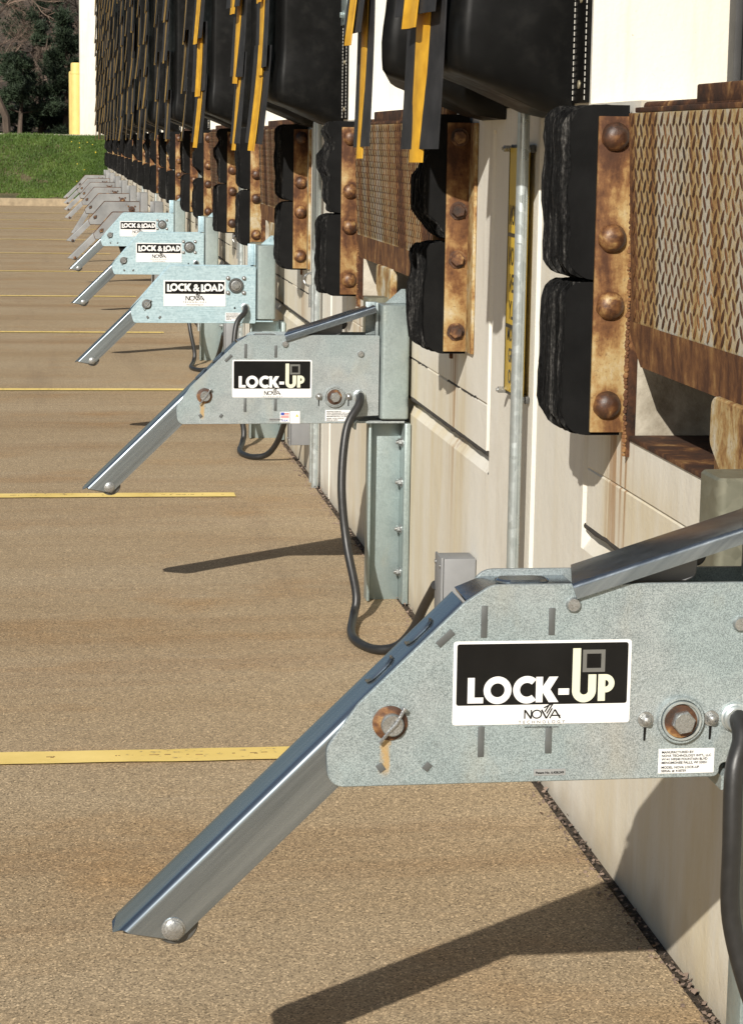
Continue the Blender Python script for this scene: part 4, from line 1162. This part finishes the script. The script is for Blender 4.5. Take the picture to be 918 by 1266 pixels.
for y, z in ((5.073, 1.343), (4.862, 1.343), (5.073, .798), (4.862, .798)):
    mb = MB(); mb.prism(hexa(y, z, .008), WX - .030, WX - .012, 'X', .001); mb.tube([(WX - .029, y, z), (WX - .034, y, z)], .004, 8); mb.obj('bolt', 'zinc_bolt', sgn)
tag(sgn, 'narrow yellow caution sign with mirrored black wording behind the conduit', 'sign')

def catmull(pts, n=10):
    P = [Vector(p) for p in pts]; P = [P[0] * 2 - P[1]] + P + [P[-1] * 2 - P[-2]]; out = []
    for i in range(1, len(P) - 2):
        for k in range(n):
            t = k / n; a, b, c, d = P[i - 1], P[i], P[i + 1], P[i + 2]
            out.append(.5 * ((2 * b) + (c - a) * t + (2 * a - 5 * b + 4 * c - d) * t * t + (3 * b - a - 3 * c + d) * t ** 3))
    out.append(P[-2]); return out
for k in range(5):
    y = 1.685 + D * k
    if k > 0:
        root = empty('junction_box', (WX, y + .045, .12))
        mb = MB(); mb.box(.937, WX - .002, y, y + .09, .12, .337, .004); bd = mb.obj('housing', 'box_grey', root)
        mb = MB(); mb.box(.930, .9365, y - .003, y + .093, .117, .340, .003); mb.obj('lid', 'box_grey', root)
        for z in (.14, .317):
            for dy in (.012, .078):
                mb = MB(); mb.lathe([(.005, 0), (.005, .003)], (.930, y + dy, z), (-1, 0, 0), 10); mb.obj('screw', 'zinc_bolt', root)
        tag(root, 'grey junction box low on the wall, ' + ('nearest, behind the LOCK-UP plate' if k == 1 else '%s one back along the wall' % ORD[k - 1]), 'junction box', 'junction boxes at the wall foot')
    gx, gz = (.8635, .621) if k < 2 else (.832, .607)
    yy = 2.77 + D * k
    if k == 0:
        pts = [(gx, yy + .004, gz), (gx + .002, yy - .012, gz), (gx - .0, yy - .035, gz - .022), (.850, yy - .052, .56), (.848, yy - .062, .47), (.852, yy - .06, .37), (.878, yy - .07, .27), (.91, yy - .09, .19), (.93, yy - .16, .10), (.925, yy - .32, .03), (.90, yy - .6, .014), (.93, yy - .95, .10), (.945, yy - 1.04, .20)]
    else:
        g0 = gx - .8635
        pts = [(gx, yy + .004, gz), (gx + .001, yy - .012, gz), (gx - .006, yy - .036, gz - .022)] + [(x_ + g0 * (1 - i_ / 10), yy + y_, z_) for i_, (x_, y_, z_) in enumerate((
            (.819, -.065, .530), (.802, -.105, .374), (.813, -.145, .215), (.833, -.225, .080), (.822, -.265, .026), (.795, -.42, .013), (.792, -.55, .013), (.828, -.655, .013), (.880, -.70, .030), (.912, -.77, .090), (.926, -.86, .170)))] + [(.932, yy - 1.0, .255)]
    mb = MB(); mb.tube(catmull(pts, 10), .0125, 14)
    o = mb.obj('power_cable', 'cable_black')
    tag(o, ['thick black cable hanging from the nearest LOCK-UP plate at the right edge', 'thick black cable looping onto the concrete from the second LOCK-UP plate'][k] if k < 2 else 'black cable hanging from the %s LOCK & LOAD plate' % ('first', 'second', 'third')[k - 2], 'cable', 'restraint power cables')

# rings with hanging pins on the piers
for k, y in ((1, 9.02), (2, 12.78)):
    root = empty('hanging_ring', (WX - .03, y, .77))
    mb = MB(); R0 = .026; pts = [(WX - .03 + R0 * math.cos(2 * math.pi * i / 28), y + .004 * math.sin(i), .81 + R0 * math.sin(2 * math.pi * i / 28)) for i in range(29)]
    mb.tube(pts, .0042, 8); mb.obj('ring', 'zinc_bolt', root)
    mb = MB(); mb.tube([(WX - .03, y - .002, .788), (WX - .031, y - .002, .70)], .006, 10); mb.tube([(WX - .024, y, .79), (WX - .030, y, .776), (WX - .037, y, .79)], .004, 8); mb.obj('pin', 'zinc_bolt', root)
    mb = MB(); mb.tube([(WX - .006, y, .835), (WX - .03, y, .835)], .006, 10); mb.lathe([(.013, 0), (.013, .004)], (WX - .001, y, .835), (-1, 0, 0), 12); mb.obj('eye_bolt', 'zinc_bolt', root)
    tag(root, 'steel ring with a hanging pin on the pier %s' % ('beside the third bumper' if k == 1 else 'farther back, under the fourth bumper'), 'ring')

# ------------------------------------------------------------------ far end: kerb, bank, bollard
mb = MB()
mb.prism(rounded([(47.0, -.02), (47.2, -.02), (47.2, .15), (47.02, .15)], [0, 0, .01, .03], 3), -14, WX - .02, 'X'); o = mb.obj('kerb', 'kerb_concrete'); tag(o, None, None, None, 'structure')
def bank_z(x, y):
    t = min(1, max(0, (y - 47.2) / 3.1)); s = t * t * (3 - 2 * t)
    return .13 + 1.32 * (t * .6 + s * .4) + mnoise.noise(Vector((x * .5, y * .6, 0))) * .05 * min(1, t * 4)
mb = MB(); nx, ny = 90, 30; V = []; F_ = []
for j in range(ny + 1):
    for i in range(nx + 1):
        x = -14 + (15.0) * (i / nx) ** .6; y = 47.2 + 5.0 * j / ny; V.append((x, y, bank_z(x, y)))
for j in range(ny):
    for i in range(nx): a = j * (nx + 1) + i; F_.append((a, a + 1, a + nx + 2, a + nx + 1))
mb.faces(V, F_); o = mb.obj('grass_bank', 'turf', None, 180); tag(o, None, None, None, 'structure')
rnd = random.Random(9); V = []; F_ = []
for i in range(90000):
    x = WX - .02 - (rnd.random() ** 1.6) * 8; y = 47.22 + 3.0 * rnd.random()
    bare = mnoise.noise(Vector((x * 1.1 + 3, y * .9, 5))) + .45 * mnoise.noise(Vector((x * 5, y * 6, 2))) + .25 * rnd.gauss(0, 1) * .5
    if bare > .46 or (y < 47.55 and mnoise.noise(Vector((x * 1.3, y * 2, 1))) > .02): continue
    z = bank_z(x, y); h = rnd.uniform(.025, .065); a = rnd.uniform(0, 6.28); wd = rnd.uniform(.006, .011); l = rnd.gauss(0, .03); l2 = rnd.gauss(0, .03)
    b = len(V); V += [(x - wd * math.cos(a), y - wd * math.sin(a), z - .005), (x + wd * math.cos(a), y + wd * math.sin(a), z - .005), (x + l, y + l2, z + h)]; F_.append((b, b + 1, b + 2))
me = bpy.data.meshes.new('grass'); me.from_pydata(V, [], F_); me.materials.append(MAT['grass_blade'])
o = link('grass', me); tag(o, 'short green grass on the bank at the end of the apron', 'grass', None, 'stuff')
mb = MB()
for i in range(12):
    x = WX - .1 - rnd.random() * .7; y = 47.6 + rnd.random() * 2.5; z = bank_z(x, y) + .09; mb.lathe([(.008, 0), (.013, .006), (.004, .01)], (x, y, z), (0, -.5, .8), 6)
o = mb.obj('dandelions', 'sign_yellow'); tag(o, 'tiny yellow flowers in the grass by the wall', 'flowers', None, 'stuff')
mb = MB(); mb.box(-14, .45, 50.2, 51.4, 1.2, 1.452, .01); o = mb.obj('path', 'raw_concrete'); tag(o, None, None, None, 'structure')

root = empty('bollard', (.38, 50.75, 1.45))
mb = MB(); mb.lathe([(.118, -.1), (.118, 1.50), (.112, 1.535), (.09, 1.55)], (.38, 50.75, 1.45), (0, 0, 1), 32); mb.obj('post', 'bollard_yellow', root)
mb = MB(); mb.lathe([(.122, 1.30), (.124, 1.31), (.124, 1.34), (.122, 1.35)], (.38, 50.75, 1.45), (0, 0, 1), 32); mb.obj('rim', 'bollard_yellow', root)
tag(root, 'tall yellow bollard at the far corner of the building', 'bollard')
root = empty('bollard', (.33, 53.2, 1.45))
mb = MB(); mb.lathe([(.12, -.1), (.12, 1.40), (.10, 1.43)], (.352, 53.2, 1.455), (0, 0, 1), 28); mb.obj('post', 'bollard_yellow', root)
mb = MB(); mb.lathe([(.122, 1.2), (.124, 1.21), (.122, 1.22)], (.352, 53.2, 1.455), (0, 0, 1), 28); mb.obj('rim', 'bollard_yellow', root)
tag(root, 'second bollard mostly hidden behind the tall yellow one', 'bollard')

# hill and woods behind
mb = MB(); V = []; F_ = []; nx, ny = 60, 24
for j in range(ny + 1):
    for i in range(nx + 1):
        x = -15 + 55 * i / nx; y = 52 + 90 * (j / ny) ** 1.5; t = max(0, y - 60)
        V.append((x, y, 1.42 - 2.2 * max(0, (-11 - x) / 4) ** 2 + min(1, max(0, (x + 15) / 9)) * (.22 * t if t < 45 else 9.9 + (t - 45) * .05) + mnoise.noise(Vector((x * .08, y * .08, 2))) * min(1, t * .1) * 1.2))
for j in range(ny):
    for i in range(nx): a = j * (nx + 1) + i; F_.append((a, a + 1, a + nx + 2, a + nx + 1))
mb.faces(V, F_); o = mb.obj('hillside', 'leaf_litter', None, 180); tag(o, None, None, None, 'structure')

def needle_tree(x, y, z0, h, rad, seed, label, nclump=900, low=.05):
    rr = random.Random(seed); root = empty('pine_tree', (x, y, z0))
    mb = MB(); mb.tube([(x, y, z0 - .1), (x + rr.gauss(0, .05), y, z0 + h * .5), (x + rr.gauss(0, .08), y, z0 + h * .95)], [h * .022 + .03, h * .014 + .015, .01], 8)
    limbs = []
    for i in range(int(h * 9)):
        t = low + (1 - low) * rr.random(); a = rr.uniform(0, 6.28); L = rad * (1 - t * .85) * rr.uniform(.6, 1.1); zb = z0 + t * h
        p1 = Vector((x + math.cos(a) * L, y + math.sin(a) * L, zb + L * rr.uniform(.0, .45))); p0 = Vector((x, y, zb)); limbs.append((p0, p1, L))
        mb.tube([p0, (p0 + p1) / 2 + Vector((0, 0, -.05 * L)), p1], [.022, .014, .006], 5)
    mb.obj('trunk', 'bark', root)
    V = []; F_ = []
    for i in range(nclump):
        p0, p1, L = limbs[rr.randrange(len(limbs))]; t = .3 + .75 * rr.random() ** .7; c = p0.lerp(p1, t) + Vector((rr.gauss(0, .09), rr.gauss(0, .09), rr.gauss(0, .07)))
        d0 = (p1 - p0).normalized() + Vector((rr.gauss(0, .4), rr.gauss(0, .4), rr.gauss(.25, .35))); d0.normalize()
        for q in range(9):
            d = (d0 * .7 + Vector((rr.gauss(0, .6), rr.gauss(0, .6), rr.gauss(0, .6)))).normalized(); l = rr.uniform(.07, .16); s = d.orthogonal().normalized() * rr.uniform(.006, .013)
            s = Matrix.Rotation(rr.uniform(0, 3.1), 3, d) @ s; b = len(V); V += [c - s, c + s, c + d * l]; F_.append((b, b + 1, b + 2))
    me = bpy.data.meshes.new('crown'); me.from_pydata([tuple(v) for v in V], [], F_); me.materials.append(MAT['needles']); link('crown', me, root)
    tag(root, label, 'tree'); return root
def bare_tree(x, y, z0, h, seed, label, lean=(0, 0), depth=5, spread=.55, r0=.085, name='bare_tree', mat='bark'):
    rr = random.Random(seed); root = empty(name, (x, y, z0)); mbt = MB(); V = []; F_ = []
    def seg(p, d, L, r, lev):
        pts = [p]; dd = d.copy(); n = 4
        for i in range(n):
            dd = (dd + Vector((rr.gauss(0, .13), rr.gauss(0, .13), rr.gauss(.02, .10)))).normalized(); pts.append(pts[-1] + dd * L / n)
        if lev < 3: mbt.tube(pts, [r * (1 - .35 * i / n) for i in range(n + 1)], 7 if lev < 2 else 5, False)
        else:
            s = dd.orthogonal().normalized()
            for a, b2 in zip(pts, pts[1:]):
                for s2 in (s, dd.cross(s)):
                    k = len(V); V.extend([a - s2 * r, a + s2 * r, b2 + s2 * r * .7, b2 - s2 * r * .7]); F_.append((k, k + 1, k + 2, k + 3))
        if lev >= depth: return
        for c in range(rr.choice((3, 3, 4)) if lev < 2 else rr.choice((3, 4))):
            i = rr.choice((2, 3, 4)) if c else 4
            nd = (dd + Vector((rr.gauss(0, spread), rr.gauss(0, spread), rr.gauss(.12, spread * .7)))).normalized()
            seg(pts[i], nd, L * rr.uniform(.55, .8), r * rr.uniform(.5, .68), lev + 1)
    seg(Vector((x, y, z0 - .05)), Vector((lean[0], lean[1], 1)).normalized(), h * .34, r0, 0)
    mbt.obj('trunk', mat, root)
    me = bpy.data.meshes.new('twigs'); me.from_pydata([tuple(v) for v in V], [], F_); me.materials.append(MAT['twig']); link('twigs', me, root)
    tag(root, label, 'tree'); return root
needle_tree(-.95, 56.6, 1.40, 1.9, 1.15, 1, 'low dark evergreen bush left of the bollard', 4200, .0)
needle_tree(.15, 57.5, 1.40, 3.0, 1.0, 2, 'dark evergreen close behind the bollard and white corner', 3600, .0)
needle_tree(-.55, 61.0, 1.6, 6.4, 1.5, 3, 'taller pine with pale green tips rising behind the bushes', 3600, .02)
needle_tree(-2.2, 58.0, 1.40, 1.7, 1.2, 7, 'squat evergreen bush behind the forked bare trunk', 3000, .0)
needle_tree(-.45, 58.8, 1.40, 2.7, 1.15, 8, 'mid-height evergreen in front of the tall pine', 3600, .0)
needle_tree(-3.6, 58.0, 1.45, 2.6, 1.3, 4, 'rounded evergreen out past the left edge', 1800, .02)
bare_tree(-1.2, 54.6, 1.42, 5.6, 5, 'leafless tree with forked trunk at the left edge', (.10, 0), 6, .55, .10)
bare_tree(-3.9, 60.0, 1.5, 6.0, 6, 'leafless tree farther out on the left', (-.1, 0), 5, .5, .10)
TH = (('behind the forked trunk', -1.7, 62.5, 5.2), ('just above the bollard', .35, 63, 5.6), ('behind the tall pine', -.7, 64.5, 6.0), ('behind the white corner', 1.4, 64, 6.0),
      ('far at the left', -3.0, 66, 6.5), ('between the tall pine and the left edge', -1.25, 60.0, 3.8), ('between the tall pine and the white corner', .05, 60.2, 4.2), ('highest up the slope', -.3, 69, 6.5))
for i, (lb, x, y, h) in enumerate(TH):
    bare_tree(x, y, 1.4 + .22 * max(0, y - 60), h, 30 + i, 'grey-brown leafless thicket tree, ' + lb, (0, 0), 6, .8, .045, 'thicket_tree', 'twig')
